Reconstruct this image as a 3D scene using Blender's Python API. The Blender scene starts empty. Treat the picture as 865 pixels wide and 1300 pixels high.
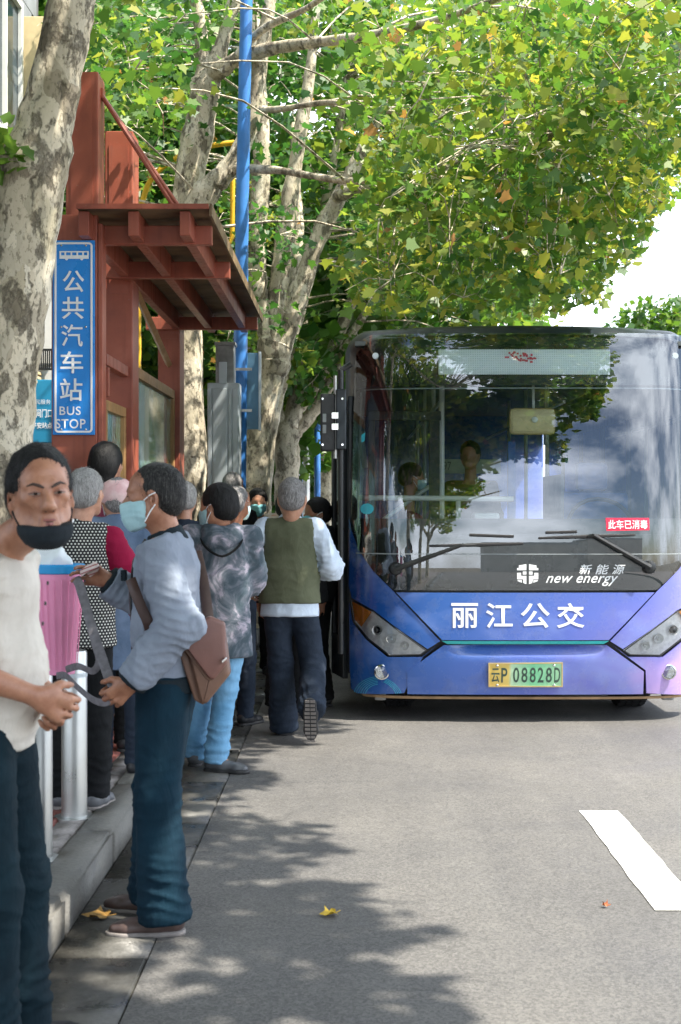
import bpy, bmesh, math, random
import numpy as np
from mathutils import Vector, Matrix, Quaternion

scene = bpy.context.scene
C = scene.collection
random.seed(7)
RNG = np.random.default_rng(11)
R = math.radians

# ------------------------------------------------------------------ camera, sky, sun, exposure
FPX, CX, HY, CAMH = 1802.0, 445.0, 640.0, 1.52      # focal length in photo pixels, vanishing point, eye height
cam_data = bpy.data.cameras.new('camera')
cam = bpy.data.objects.new('camera', cam_data)
C.objects.link(cam)
cam.location = (0, 0, CAMH)
cam.rotation_euler = (R(90), 0, 0)
cam_data.sensor_fit = 'VERTICAL'
cam_data.sensor_height = 36.0
cam_data.lens = FPX / 1300 * 36.0
cam_data.shift_x = -(CX - 432.5) / 1300
cam_data.shift_y = -(650 - HY) / 1300
cam_data.clip_end = 2000
cam_data.dof.use_dof = True
cam_data.dof.focus_distance = 9.3
cam_data.dof.aperture_fstop = 6.3
scene.camera = cam

SUN = Vector((0.60, -0.24, 1.0)).normalized()
world = bpy.data.worlds.new('World')
scene.world = world
world.use_nodes = True
nt = world.node_tree
nt.nodes.clear()
w_out = nt.nodes.new('ShaderNodeOutputWorld')
w_bg = nt.nodes.new('ShaderNodeBackground')
w_bg.inputs['Strength'].default_value = 0.10
w_sky = nt.nodes.new('ShaderNodeTexSky')
w_sky.sky_type = 'NISHITA'
w_sky.sun_disc = False
w_sky.sun_elevation = math.asin(SUN.z)
w_sky.sun_rotation = math.atan2(SUN.x, SUN.y)
w_tc = nt.nodes.new('ShaderNodeTexCoord')
w_map = nt.nodes.new('ShaderNodeMapping')
w_map.inputs['Scale'].default_value = (1, 1, 1.8)
w_map.inputs['Location'].default_value = (1.35, 0.6, 0.2)
w_n = nt.nodes.new('ShaderNodeTexNoise')
w_n.inputs['Scale'].default_value = 3.2
w_n.inputs['Detail'].default_value = 9
w_n.inputs['Roughness'].default_value = 0.55
w_r = nt.nodes.new('ShaderNodeValToRGB')
w_r.color_ramp.elements[0].position = 0.40
w_r.color_ramp.elements[1].position = 0.62
w_mix = nt.nodes.new('ShaderNodeMix')
w_mix.data_type = 'RGBA'
nt.links.new(w_tc.outputs['Generated'], w_map.inputs['Vector'])
nt.links.new(w_map.outputs['Vector'], w_n.inputs['Vector'])
nt.links.new(w_n.outputs['Fac'], w_r.inputs['Fac'])
nt.links.new(w_r.outputs['Color'], w_mix.inputs['Factor'])
nt.links.new(w_sky.outputs['Color'], w_mix.inputs['A'])
w_mix.inputs['B'].default_value = (16.5, 17.6, 19.2, 1)
nt.links.new(w_mix.outputs['Result'], w_bg.inputs['Color'])
nt.links.new(w_bg.outputs['Background'], w_out.inputs['Surface'])

sun_data = bpy.data.lights.new('sun', 'SUN')
sun_data.energy = 5.0
sun_data.angle = R(0.55)
sun_data.color = (1.0, 0.93, 0.81)
sun = bpy.data.objects.new('sun', sun_data)
C.objects.link(sun)
sun.rotation_euler = SUN.to_track_quat('Z', 'Y').to_euler()

scene.view_settings.view_transform = 'Standard'
scene.view_settings.look = 'None'
scene.view_settings.gamma = 1
scene.view_settings.exposure = 1.27
scene.cycles.max_bounces = 7
scene.cycles.transparent_max_bounces = 12
scene.cycles.sample_clamp_indirect = 6

# ------------------------------------------------------------------ helpers
WL = {}


def P(px, py, Y):
    "a pixel of the photograph at distance Y, as a point of the place"
    return Vector(((px - CX) / FPX * Y, Y, CAMH + (HY - py) / FPX * Y))


def tag(o, label=None, cat=None, group=None, kind=None):
    if label: o['label'] = label
    if cat: o['category'] = cat
    if group: o['group'] = group
    if kind: o['kind'] = kind
    return o


def thing(name, label, cat, loc=(0, 0, 0), group=None):
    o = bpy.data.objects.new(name, None)
    C.objects.link(o)
    o.location = loc
    o.empty_display_size = 0.1
    WL[o.name] = Vector(loc)
    return tag(o, label, cat, group)


def link(name, me, mat=None, parent=None, smooth=False, loc=None):
    "link a mesh given in world coordinates, as a child of parent when there is one"
    o = bpy.data.objects.new(name, me)
    C.objects.link(o)
    if mat is not None:
        for m in (mat if isinstance(mat, (list, tuple)) else [mat]):
            me.materials.append(m)
    if smooth and len(me.polygons):
        me.polygons.foreach_set('use_smooth', [True] * len(me.polygons))
    if parent is not None:
        wl = WL[parent.name]
        me.transform(Matrix.Translation(-wl))
        o.parent = parent
        WL[o.name] = wl
    elif loc is not None:
        me.transform(Matrix.Translation(-Vector(loc)))
        o.location = loc
        WL[o.name] = Vector(loc)
    else:
        WL[o.name] = Vector((0, 0, 0))
    return o


def instance(name, me, mw, parent=None):
    "another object on a shared mesh, world matrix mw"
    o = bpy.data.objects.new(name, me)
    C.objects.link(o)
    if parent is not None:
        o.parent = parent
        o.matrix_local = Matrix.Translation(-WL[parent.name]) @ mw
    else:
        o.matrix_local = mw
    return o


def copy_tree(o, delta, label=None, parent=None):
    c = o.copy()
    C.objects.link(c)
    if parent is not None:
        c.parent = parent
    else:
        c.location = o.location + Vector(delta)
        WL[c.name] = WL[o.name] + Vector(delta)
        if label: c['label'] = label
    for ch in list(o.children):
        copy_tree(ch, delta, None, c)
    return c


def np_mesh(name, verts, faces):
    "verts (N,3), faces (M,k) with the same k everywhere"
    verts = np.asarray(verts, np.float32)
    faces = np.asarray(faces, np.int32)
    me = bpy.data.meshes.new(name)
    m, k = faces.shape
    me.vertices.add(len(verts))
    me.vertices.foreach_set('co', verts.ravel())
    me.loops.add(m * k)
    me.loops.foreach_set('vertex_index', faces.ravel())
    me.polygons.add(m)
    me.polygons.foreach_set('loop_start', np.arange(0, m * k, k, dtype=np.int32))
    me.update(calc_edges=True)
    me.validate()
    return me


class MB:
    "collects shapes and becomes one mesh"
    def __init__(s): s.v, s.f, s.mi = [], [], []

    def add(s, vs, fs, mi=0):
        b = len(s.v)
        s.v += [tuple(v) for v in vs]
        s.f += [tuple(i + b for i in f) for f in fs]
        s.mi += [mi] * len(fs)
        return s

    def box(s, x0, x1, y0, y1, z0, z1, mi=0, bev=0.0, M=None):
        bm = bmesh.new()
        bmesh.ops.create_cube(bm, size=1.0)
        for v in bm.verts:
            v.co = Vector(((x0 + x1) / 2 + v.co.x * (x1 - x0), (y0 + y1) / 2 + v.co.y * (y1 - y0), (z0 + z1) / 2 + v.co.z * (z1 - z0)))
        if bev > 0:
            bmesh.ops.bevel(bm, geom=bm.edges[:], offset=bev, segments=2, affect='EDGES', profile=0.6)
        if M is not None:
            bmesh.ops.transform(bm, matrix=M, verts=bm.verts)
        s.bm(bm, mi)
        return s

    def bm(s, bm, mi=0):
        bm.verts.index_update()
        s.add([v.co for v in bm.verts], [[v.index for v in f.verts] for f in bm.faces], mi)
        bm.free()
        return s

    def tube(s, pts, rad, n=8, mi=0, cap=True, flat=None, side=None):
        pts = [Vector(p) for p in pts]
        if not isinstance(rad, (list, tuple)): rad = [rad] * len(pts)
        rings, prev = [], None
        for i, p in enumerate(pts):
            t = (pts[min(i + 1, len(pts) - 1)] - pts[max(i - 1, 0)])
            t = t.normalized() if t.length > 1e-9 else Vector((0, 0, 1))
            if prev is None:
                up = Vector(side) if side is not None else (Vector((0, 0, 1)) if abs(t.z) < 0.9 else Vector((1, 0, 0)))
                a = (up - t * up.dot(t)).normalized()
            else:
                a = (prev - t * prev.dot(t)).normalized()
            prev = a
            b = t.cross(a)
            k = flat if flat else 1.0
            rings.append([p + (a * math.cos(2 * math.pi * j / n) + b * (k * math.sin(2 * math.pi * j / n))) * rad[i] for j in range(n)])
        vs = [v for r in rings for v in r]
        fs = []
        for i in range(len(rings) - 1):
            for j in range(n):
                k2 = (j + 1) % n
                fs.append((i * n + j, i * n + k2, (i + 1) * n + k2, (i + 1) * n + j))
        if cap:
            fs.append(tuple(range(n - 1, -1, -1)))
            fs.append(tuple((len(rings) - 1) * n + j for j in range(n)))
        return s.add(vs, fs, mi)

    def lathe(s, prof, c, n=20, mi=0, axis='Z', cap=True):
        c = Vector(c)
        vs, fs = [], []
        for r, h in prof:
            for j in range(n):
                a = 2 * math.pi * j / n
                d = {'Z': (r * math.cos(a), r * math.sin(a), h), 'Y': (r * math.cos(a), h, r * math.sin(a)), 'X': (h, r * math.cos(a), r * math.sin(a))}[axis]
                vs.append(c + Vector(d))
        m = len(prof)
        for i in range(m - 1):
            for j in range(n):
                k = (j + 1) % n
                fs.append((i * n + j, i * n + k, (i + 1) * n + k, (i + 1) * n + j))
        if cap:
            fs.append(tuple(range(n - 1, -1, -1)))
            fs.append(tuple((m - 1) * n + j for j in range(n)))
        return s.add(vs, fs, mi)

    def mesh(s, name='mesh'):
        me = bpy.data.meshes.new(name)
        me.from_pydata(s.v, [], s.f)
        if any(s.mi):
            me.polygons.foreach_set('material_index', s.mi)
        me.update()
        bm = bmesh.new()
        bm.from_mesh(me)
        bmesh.ops.recalc_face_normals(bm, faces=bm.faces)
        bm.to_mesh(me)
        bm.free()
        return me

    def build(s, name, mat, parent=None, smooth=False, loc=None):
        o = link(name, s.mesh(name), mat, parent, False, loc)
        if smooth:
            o.data.shade_smooth_by_angle(angle=R(smooth if smooth is not True else 40)) if hasattr(o.data, 'shade_smooth_by_angle') else o.data.polygons.foreach_set('use_smooth', [True] * len(o.data.polygons))
            if not hasattr(o.data, 'shade_smooth_by_angle'):
                try: o.data.set_sharp_from_angle(angle=R(40))
                except Exception: pass
        return o


def catmull(pts, sub=6):
    pts = [np.array(p, float) for p in pts]
    out = []
    for i in range(len(pts) - 1):
        p0, p1, p2, p3 = pts[max(i - 1, 0)], pts[i], pts[i + 1], pts[min(i + 2, len(pts) - 1)]
        for k in range(sub):
            t = k / sub
            out.append(0.5 * (2 * p1 + (p2 - p0) * t + (2 * p0 - 5 * p1 + 4 * p2 - p3) * t * t + (3 * p1 - p0 - 3 * p2 + p3) * t ** 3))
    out.append(pts[-1])
    return out


# ------------------------------------------------------------------ lettering
def text_mesh(body, bold=0.0, shear=0.0, spacing=1.0, line=1.0):
    cu = bpy.data.curves.new('lettering', 'FONT')
    cu.body = body
    cu.offset = bold
    cu.shear = shear
    cu.space_character = spacing
    cu.space_line = line
    cu.resolution_u = 4
    cu.align_x = 'CENTER'
    o = bpy.data.objects.new('lettering', cu)
    C.objects.link(o)
    dg = bpy.context.evaluated_depsgraph_get()
    dg.update()
    me = bpy.data.meshes.new_from_object(o.evaluated_get(dg))
    bpy.data.objects.remove(o)
    bpy.data.curves.remove(cu)
    me.materials.clear()
    co = np.empty(len(me.vertices) * 3, np.float32)
    me.vertices.foreach_get('co', co)
    co = co.reshape(-1, 3)
    lo, hi = co.min(0), co.max(0)
    co = (co - lo) / np.maximum(hi - lo, 1e-6)
    return me, co          # co in 0..1 across and 0..1 up


def set_co(me, co):
    me.vertices.foreach_set('co', np.asarray(co, np.float32).ravel())
    me.update()


def text_xz(body, x0, x1, z0, z1, y, mat, parent, name='lettering', depth=0.004, **kw):
    "lettering on a plane that faces the camera (-Y), solid"
    me, co = text_mesh(body, **kw)
    out = np.stack([x0 + co[:, 0] * (x1 - x0), np.full(len(co), y), z0 + co[:, 1] * (z1 - z0)], 1)
    set_co(me, out)
    return link(name, me, mat, parent)


# ------------------------------------------------------------------ materials
MATS = {}


class NM:
    "a small node-material writer"
    def __init__(s, name):
        s.m = bpy.data.materials.new(name)
        s.m.use_nodes = True
        s.t = s.m.node_tree
        s.b = s.t.nodes['Principled BSDF']
        s.out = s.t.nodes['Material Output']
        s._tc = None

    def n(s, typ, **kw):
        nd = s.t.nodes.new(typ)
        for k, v in kw.items():
            if hasattr(nd, k): setattr(nd, k, v)
        return nd

    def l(s, a, b): s.t.links.new(a, b)

    def tc(s, which='Object', scale=(1, 1, 1), rot=(0, 0, 0)):
        if s._tc is None: s._tc = s.n('ShaderNodeTexCoord')
        mp = s.n('ShaderNodeMapping')
        mp.inputs['Scale'].default_value = scale
        mp.inputs['Rotation'].default_value = rot
        s.l(s._tc.outputs[which], mp.inputs['Vector'])
        return mp.outputs['Vector']

    def noise(s, vec, scale, detail=4, rough=0.55, dist=0.0):
        nd = s.n('ShaderNodeTexNoise')
        nd.inputs['Scale'].default_value = scale
        nd.inputs['Detail'].default_value = detail
        nd.inputs['Roughness'].default_value = rough
        nd.inputs['Distortion'].default_value = dist
        s.l(vec, nd.inputs['Vector'])
        return nd.outputs['Fac']

    def voro(s, vec, scale, feature='F1', out='Distance', rand=1.0):
        nd = s.n('ShaderNodeTexVoronoi', feature=feature)
        nd.inputs['Scale'].default_value = scale
        nd.inputs['Randomness'].default_value = rand
        s.l(vec, nd.inputs['Vector'])
        return nd.outputs[out]

    def ramp(s, fac, stops, interp='LINEAR'):
        nd = s.n('ShaderNodeValToRGB')
        cr = nd.color_ramp
        cr.interpolation = interp
        while len(cr.elements) < len(stops): cr.elements.new(0.5)
        for e, (p, c) in zip(cr.elements, stops):
            e.position = p
            e.color = (*c, 1) if len(c) == 3 else c
        s.l(fac, nd.inputs['Fac'])
        return nd.outputs['Color']

    def mix(s, fac, a, b, mode='MIX'):
        nd = s.n('ShaderNodeMix', data_type='RGBA', blend_type=mode)
        for sock, v in (('Factor', fac), ('A', a), ('B', b)):
            i = nd.inputs[sock]
            if isinstance(v, (int, float)): i.default_value = v
            elif isinstance(v, (tuple, list)): i.default_value = (*v, 1) if len(v) == 3 else v
            else: s.l(v, i)
        return nd.outputs['Result']

    def math(s, op, a, b=0.0, clamp=False):
        nd = s.n('ShaderNodeMath', operation=op, use_clamp=clamp)
        for i, v in ((0, a), (1, b)):
            if isinstance(v, (int, float)): nd.inputs[i].default_value = v
            else: s.l(v, nd.inputs[i])
        return nd.outputs[0]

    def sep(s, vec):
        nd = s.n('ShaderNodeSeparateXYZ')
        s.l(vec, nd.inputs[0])
        return nd.outputs

    def bump(s, h, strength=0.3, dist=0.01):
        nd = s.n('ShaderNodeBump')
        nd.inputs['Strength'].default_value = strength
        nd.inputs['Distance'].default_value = dist
        s.l(h, nd.inputs['Height'])
        s.l(nd.outputs['Normal'], s.b.inputs['Normal'])

    def set(s, **kw):
        for k, v in kw.items():
            i = s.b.inputs[k.replace('_', ' ')]
            if isinstance(v, (int, float)): i.default_value = v
            elif isinstance(v, (tuple, list)): i.default_value = (*v, 1) if len(v) == 3 and i.type == 'RGBA' else v
            else: s.l(v, i)
        return s


def simple(name, col, rough=0.6, metal=0.0, var=0.18, scale=9.0, bump=0.0, bscale=60.0, coat=0.0, coord='Object'):
    "a plain material with grain and slight unevenness"
    if name in MATS: return MATS[name]
    m = NM(name)
    v = m.tc(coord)
    f = m.noise(v, scale, 5)
    lo = tuple(c * (1 - var) for c in col)
    hi = tuple(min(1, c * (1 + var)) for c in col)
    m.set(Base_Color=m.ramp(f, [(0.3, lo), (0.7, hi)]), Metallic=metal)
    m.set(Roughness=m.ramp(m.noise(v, scale * 2.3, 4), [(0.3, (max(0, rough - .1),) * 3), (0.7, (min(1, rough + .1),) * 3)]))
    if coat: m.set(Coat_Weight=coat, Coat_Roughness=0.08)
    if bump: m.bump(m.noise(v, bscale, 5, 0.65), bump, 0.004)
    MATS[name] = m.m
    return m.m


def fabric(name, col, col2=None, var=0.15, rough=0.85, weave=700, scale=6.0):
    if name in MATS: return MATS[name]
    m = NM(name)
    v = m.tc()
    f = m.noise(v, scale, 5, 0.6)
    c2 = col2 or tuple(min(1, c * (1 + var)) for c in col)
    c1 = tuple(c * (1 - var) for c in col)
    m.set(Base_Color=m.ramp(f, [(0.32, c1), (0.68, c2)]), Roughness=rough, Specular_IOR_Level=0.18)
    w = m.noise(v, weave, 2, 0.5)
    f2 = m.noise(m.tc('Object', (11, 11, 6)), 1.0, 5, 0.52, 0.4)
    m.bump(m.math('ADD', m.math('MULTIPLY', w, 0.05), f2), 0.6, 0.022)
    MATS[name] = m.m
    return m.m


def skin_mat(name, col):
    if name in MATS: return MATS[name]
    m = NM(name)
    v = m.tc()
    f = m.noise(v, 17, 7, 0.68)
    c1 = (col[0] * 0.72, col[1] * 0.60, col[2] * 0.56)
    c2 = (min(1, col[0] * 1.22), col[1] * 1.22, col[2] * 1.22)
    base = m.ramp(f, [(0.3, c1), (0.7, c2)])
    spots = m.ramp(m.noise(v, 90, 3, 0.5), [(0.66, (0, 0, 0)), (0.74, (1, 1, 1))])
    m.set(Base_Color=m.mix(m.math('MULTIPLY', spots, 0.25), base, (col[0] * 0.45, col[1] * 0.35, col[2] * 0.3)), Roughness=0.42,
          Subsurface_Weight=0.12, Subsurface_Radius=(0.02, 0.008, 0.004), Subsurface_Scale=0.35)
    m.bump(m.noise(v, 320, 4, 0.7), 0.25, 0.0012)
    MATS[name] = m.m
    return m.m


def hair_mat(name, col, grey=None, amt=0.5):
    if name in MATS: return MATS[name]
    m = NM(name)
    v = m.tc('Object', (160, 160, 30))
    f = m.noise(v, 1.0, 4, 0.7, 0.6)
    g = grey or tuple(min(1, c * 2.2 + 0.01) for c in col)
    m.set(Base_Color=m.ramp(f, [(0.62 - amt * 0.35, col), (0.80 - amt * 0.25, g)]), Roughness=0.55, Specular_IOR_Level=0.3)
    m.bump(f, 0.9, 0.006)
    MATS[name] = m.m
    return m.m


def asphalt_mat():
    m = NM('asphalt')
    v = m.tc()
    big = m.noise(v, 0.7, 5, 0.6)
    agg = m.voro(v, 130, 'F1', 'Color')
    aggv = m.sep(agg)[0]
    fine = m.noise(v, 260, 3, 0.6)
    base = m.ramp(m.math('ADD', m.math('MULTIPLY', aggv, 0.6), m.math('MULTIPLY', fine, 0.4)),
                  [(0.18, (0.080, 0.078, 0.077)), (0.5, (0.130, 0.127, 0.124)), (0.8, (0.168, 0.164, 0.158)), (0.95, (0.36, 0.35, 0.33))])
    patches = m.ramp(big, [(0.3, (0.80, 0.80, 0.81)), (0.7, (1.12, 1.10, 1.06))])
    # tyre-polished and stained streaks that follow the lane
    streak = m.ramp(m.noise(m.tc('Object', (2.2, 0.12, 1)), 1.0, 5, 0.6), [(0.35, (0.86, 0.86, 0.87)), (0.65, (1.06, 1.06, 1.05))])
    # gutter band: wet asphalt, its colour also darkened to deepen the tree shadow
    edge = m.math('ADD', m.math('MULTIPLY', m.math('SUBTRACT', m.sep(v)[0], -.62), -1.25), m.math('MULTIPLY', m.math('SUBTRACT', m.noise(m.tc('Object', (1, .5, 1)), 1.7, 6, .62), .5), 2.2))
    damp_shade = m.ramp(edge, [(0.0, (0, 0, 0)), (0.35, (1, 1, 1))])
    stain = m.ramp(m.noise(v, 2.3, 7, .7), [(.60, (0, 0, 0)), (.78, (1, 1, 1))])
    c = m.mix(1.0, m.mix(1.0, base, patches, 'MULTIPLY'), streak, 'MULTIPLY')
    c = m.mix(m.math('MULTIPLY', stain, .30), c, (.055, .054, .054))
    m.set(Base_Color=m.mix(m.math('MULTIPLY', damp_shade, .55), c, (.030, .031, .033)))
    m.set(Roughness=m.mix(damp_shade, m.ramp(m.noise(v, 1.6, 4), [(0.35, (0.55,) * 3), (0.65, (0.8,) * 3)]), (.42, .42, .42)), Specular_IOR_Level=0.45)
    m.bump(m.math('ADD', aggv, m.math('MULTIPLY', fine, 0.6)), 0.55, 0.006)
    return m.m


def wet_concrete(name, c, wet=0.5):
    m = NM(name)
    v = m.tc()
    f = m.noise(v, 4.5, 7, 0.65)
    g = m.noise(v, 60, 4, 0.6)
    base = m.ramp(f, [(0.28, tuple(x * 0.5 for x in c)), (0.52, c), (0.75, tuple(x * 1.35 for x in c))])
    m.set(Base_Color=m.mix(0.35, base, m.ramp(g, [(0.3, tuple(x * 0.5 for x in c)), (0.7, tuple(x * 1.5 for x in c))])))
    m.set(Roughness=m.ramp(f, [(0.36, (0.14 + 0.6 * (1 - wet),) * 3), (0.66, (0.80,) * 3)]))
    m.bump(m.math('ADD', g, m.math('MULTIPLY', f, 2.0)), 0.4, 0.006)
    return m.m


def bark_mat(name='bark', warm=1.0):
    m = NM(name)
    v = m.tc('Object', (1, 1, 0.55))
    vd = m.noise(v, 6, 5, 0.6)
    vec = m.n('ShaderNodeVectorMath', operation='ADD')
    sc = m.n('ShaderNodeVectorMath', operation='SCALE')
    nz = m.n('ShaderNodeTexNoise')
    nz.inputs['Scale'].default_value = 5.0
    nz.inputs['Detail'].default_value = 6
    m.l(v, nz.inputs['Vector'])
    m.l(nz.outputs['Color'], sc.inputs[0])
    sc.inputs['Scale'].default_value = 0.35
    m.l(v, vec.inputs[0])
    m.l(sc.outputs[0], vec.inputs[1])
    cell = m.sep(m.voro(vec.outputs[0], 7.5, 'F1', 'Color'))[0]
    pal = m.ramp(cell, [(0.0, (0.66, 0.59, 0.45)), (0.22, (0.50, 0.43, 0.31)), (0.42, (0.29, 0.255, 0.17)), (0.58, (0.72, 0.66, 0.53)), (0.75, (0.42, 0.37, 0.27)), (0.88, (0.20, 0.155, 0.105)), (1.0, (0.50, 0.44, 0.29))], 'LINEAR')
    dark = m.ramp(m.noise(v, 9, 8, 0.72), [(0.53, (0, 0, 0)), (0.60, (1, 1, 1))])
    fleck = m.ramp(m.noise(v, 46, 6, 0.65), [(0.54, (0, 0, 0)), (0.60, (1, 1, 1))])
    c = m.mix(m.math('MULTIPLY', dark, 0.7), m.mix(.22, pal, (.74, .67, .53)), (0.085, 0.068, 0.045))
    c = m.mix(m.math('MULTIPLY', fleck, 0.55), c, (0.12, 0.10, 0.06))
    moss = m.ramp(m.noise(v, 3.0, 5, 0.6), [(0.55, (0, 0, 0)), (0.72, (1, 1, 1))])
    c = m.mix(m.math('MULTIPLY', moss, 0.30), c, (0.16, 0.155, 0.06))
    m.set(Base_Color=c, Roughness=0.85)
    m.bump(m.math('ADD', m.math('MULTIPLY', cell, 0.8), m.math('SUBTRACT', vd, m.math('MULTIPLY', dark, 0.8))), 0.8, 0.03)
    return m.m


def leaf_mat(name, dark, mid, light, autumn, trans=0.45):
    m = NM(name)
    at = m.n('ShaderNodeAttribute', attribute_name='tint')
    oi = m.n('ShaderNodeObjectInfo')
    fac = at.outputs['Fac']
    v = m.tc()
    g = m.noise(v, 40, 3)
    f = m.math('ADD', fac, m.math('MULTIPLY', m.math('SUBTRACT', g, 0.5), 0.15))
    col = m.ramp(f, [(0.0, dark), (0.42, mid), (0.80, light), (0.93, light), (0.97, autumn), (1.0, autumn)])
    m.set(Base_Color=col, Roughness=0.42, Specular_IOR_Level=0.45)
    tr = m.n('ShaderNodeBsdfTranslucent')
    m.l(m.mix(1.0, col, (1.35, 1.35, 0.75), 'MULTIPLY'), tr.inputs['Color'])
    ms = m.n('ShaderNodeMixShader')
    ms.inputs[0].default_value = trans
    m.l(m.b.outputs[0], ms.inputs[1])
    m.l(tr.outputs[0], ms.inputs[2])
    m.l(ms.outputs[0], m.out.inputs['Surface'])
    return m.m


def glass_mat(name, tint=(0.7, 0.8, 0.8), refl=0.08, rough=0.0, trans=1.0):
    "thin pane: reflects by Fresnel plus a coating, lets the rest through"
    m = NM(name)
    m.t.nodes.remove(m.b)
    fr = m.n('ShaderNodeFresnel')
    fr.inputs['IOR'].default_value = 1.5
    tr = m.n('ShaderNodeBsdfTransparent')
    tr.inputs['Color'].default_value = (*tint, 1)
    gl = m.n('ShaderNodeBsdfGlossy')
    gl.inputs['Roughness'].default_value = rough
    gl.inputs['Color'].default_value = (0.95, 0.97, 1.0, 1)
    ms = m.n('ShaderNodeMixShader')
    m.l(m.math('ADD', fr.outputs[0], refl, True), ms.inputs[0])
    m.l(tr.outputs[0], ms.inputs[1])
    m.l(gl.outputs[0], ms.inputs[2])
    m.l(ms.outputs[0], m.out.inputs['Surface'])
    return m.m


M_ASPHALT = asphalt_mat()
M_GUTTER = wet_concrete('gutter concrete', (0.062, 0.060, 0.054), 1.0)
M_KERB = wet_concrete('kerb concrete', (0.155, 0.15, 0.138), 0.45)
M_PAVE = wet_concrete('pavement grout', (0.16, 0.14, 0.13), 0.2)
M_BRICK_RED = wet_concrete('red paving brick', (0.23, 0.075, 0.06), 0.3)
M_BRICK_GREY = wet_concrete('grey paving brick', (0.24, 0.22, 0.21), 0.3)
M_EARTH = simple('earth', (0.13, 0.11, 0.08), 0.95, scale=3, var=0.4, bump=0.6, bscale=20)
M_BARK = bark_mat()
def paint_line():
    m = NM('road paint')
    v = m.tc()
    chip = m.ramp(m.math('ADD', m.math('MULTIPLY', m.noise(v, 60, 6, .7), .7), m.math('MULTIPLY', m.noise(v, 6, 3), .3)), [(.56, (0, 0, 0)), (.64, (1, 1, 1))])
    c = m.ramp(m.noise(v, 5, 6, .6), [(.3, (.66, .655, .63)), (.7, (.82, .82, .80))])
    m.set(Base_Color=m.mix(m.math('MULTIPLY', chip, .8), c, (.20, .195, .19)), Roughness=.65)
    m.bump(m.noise(v, 200, 3), .35, .003)
    return m.m
M_PAINTWHITE = paint_line()
M_STEEL = simple('brushed steel', (0.50, 0.51, 0.50), 0.36, 0.85, var=0.1, scale=3)
def red_mat():
    m = NM('red painted steel')
    v = m.tc()
    c = m.ramp(m.noise(v, 3.5, 6, .6), [(.3, (.24, .062, .040)), (.55, (.335, .088, .052)), (.75, (.40, .125, .080))])
    run = m.ramp(m.noise(m.tc('Object', (26, 26, 1.1)), 1.0, 5, .6), [(.52, (0, 0, 0)), (.75, (1, 1, 1))])
    c = m.mix(m.math('MULTIPLY', run, .45), c, (.12, .045, .035))
    chip = m.ramp(m.noise(v, 34, 6, .7), [(.66, (0, 0, 0)), (.70, (1, 1, 1))])
    c = m.mix(m.math('MULTIPLY', chip, .6), c, (.30, .22, .18))
    m.set(Base_Color=c, Roughness=m.ramp(run, [(0, (.42,) * 3), (1, (.7,) * 3)]))
    m.bump(m.noise(v, 30, 4), .08, .004)
    return m.m
M_RED = red_mat()
M_ROOF = simple('rusty roof sheet', (0.17, 0.115, 0.06), 0.7, var=0.55, scale=3.5, bump=0.3, bscale=12)
M_OCHRE = simple('ochre frame', (0.36, 0.20, 0.08), 0.55, var=0.2, scale=8)
M_BLUEPOLE = simple('blue painted pole', (0.045, 0.19, 0.52), 0.4, var=0.2, scale=6)
M_YELLOW = simple('yellow pipe', (0.70, 0.42, 0.02), 0.45, var=0.12)
M_GREYCAB = simple('grey aluminium', (0.50, 0.56, 0.60), 0.4, 0.3, var=0.12, scale=4)
M_GREYCAB2 = simple('weathered steel box', (0.30, 0.31, 0.31), 0.5, 0.3, var=0.3, scale=9)
M_BLUESIGN = simple('sign blue', (0.02, 0.25, 0.72), 0.32, var=0.08, scale=3)
M_TEALSIGN = simple('shop sign blue', (0.02, 0.25, 0.46), 0.4, var=0.12, scale=3)
M_WHITE = simple('white lettering', (0.82, 0.84, 0.86), 0.5, var=0.03)
M_BLACKP = simple('black plastic', (0.016, 0.018, 0.02), 0.35, var=0.2, scale=12)
M_RUBBER = simple('rubber', (0.018, 0.018, 0.02), 0.7, var=0.25, scale=20, bump=0.3, bscale=60)
M_CHROME = simple('chrome', (0.75, 0.75, 0.76), 0.12, 1.0, var=0.05)
# ------------------------------------------------------------------ ground, road, gutter, kerb, pavement
def sheet(name, x0, x1, y0, y1, z, mat, nx=1, ny=1):
    vs, fs = [], []
    for j in range(ny + 1):
        for i in range(nx + 1):
            vs.append((x0 + (x1 - x0) * i / nx, y0 + (y1 - y0) * j / ny, z))
    for j in range(ny):
        for i in range(nx):
            a = j * (nx + 1) + i
            fs.append((a, a + 1, a + nx + 2, a + nx + 1))
    o = MB().add(vs, fs).build(name, mat)
    return tag(o, kind='structure')


sheet('ground', -500, 500, -300, 900, -0.05, M_EARTH)
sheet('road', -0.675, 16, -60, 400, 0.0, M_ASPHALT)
tag(MB().box(-14, -1.165, -60, 300, -0.04, 0.128).build('pavement', M_PAVE), kind='structure')
pavement = bpy.data.objects['pavement']
tag(MB().box(16.2, 40, -60, 300, -0.04, 0.128).build('pavement', M_PAVE), kind='structure')
tag(MB().box(16.0, 16.2, -60, 300, -0.04, 0.14).build('kerb', M_KERB), kind='structure')

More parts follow.
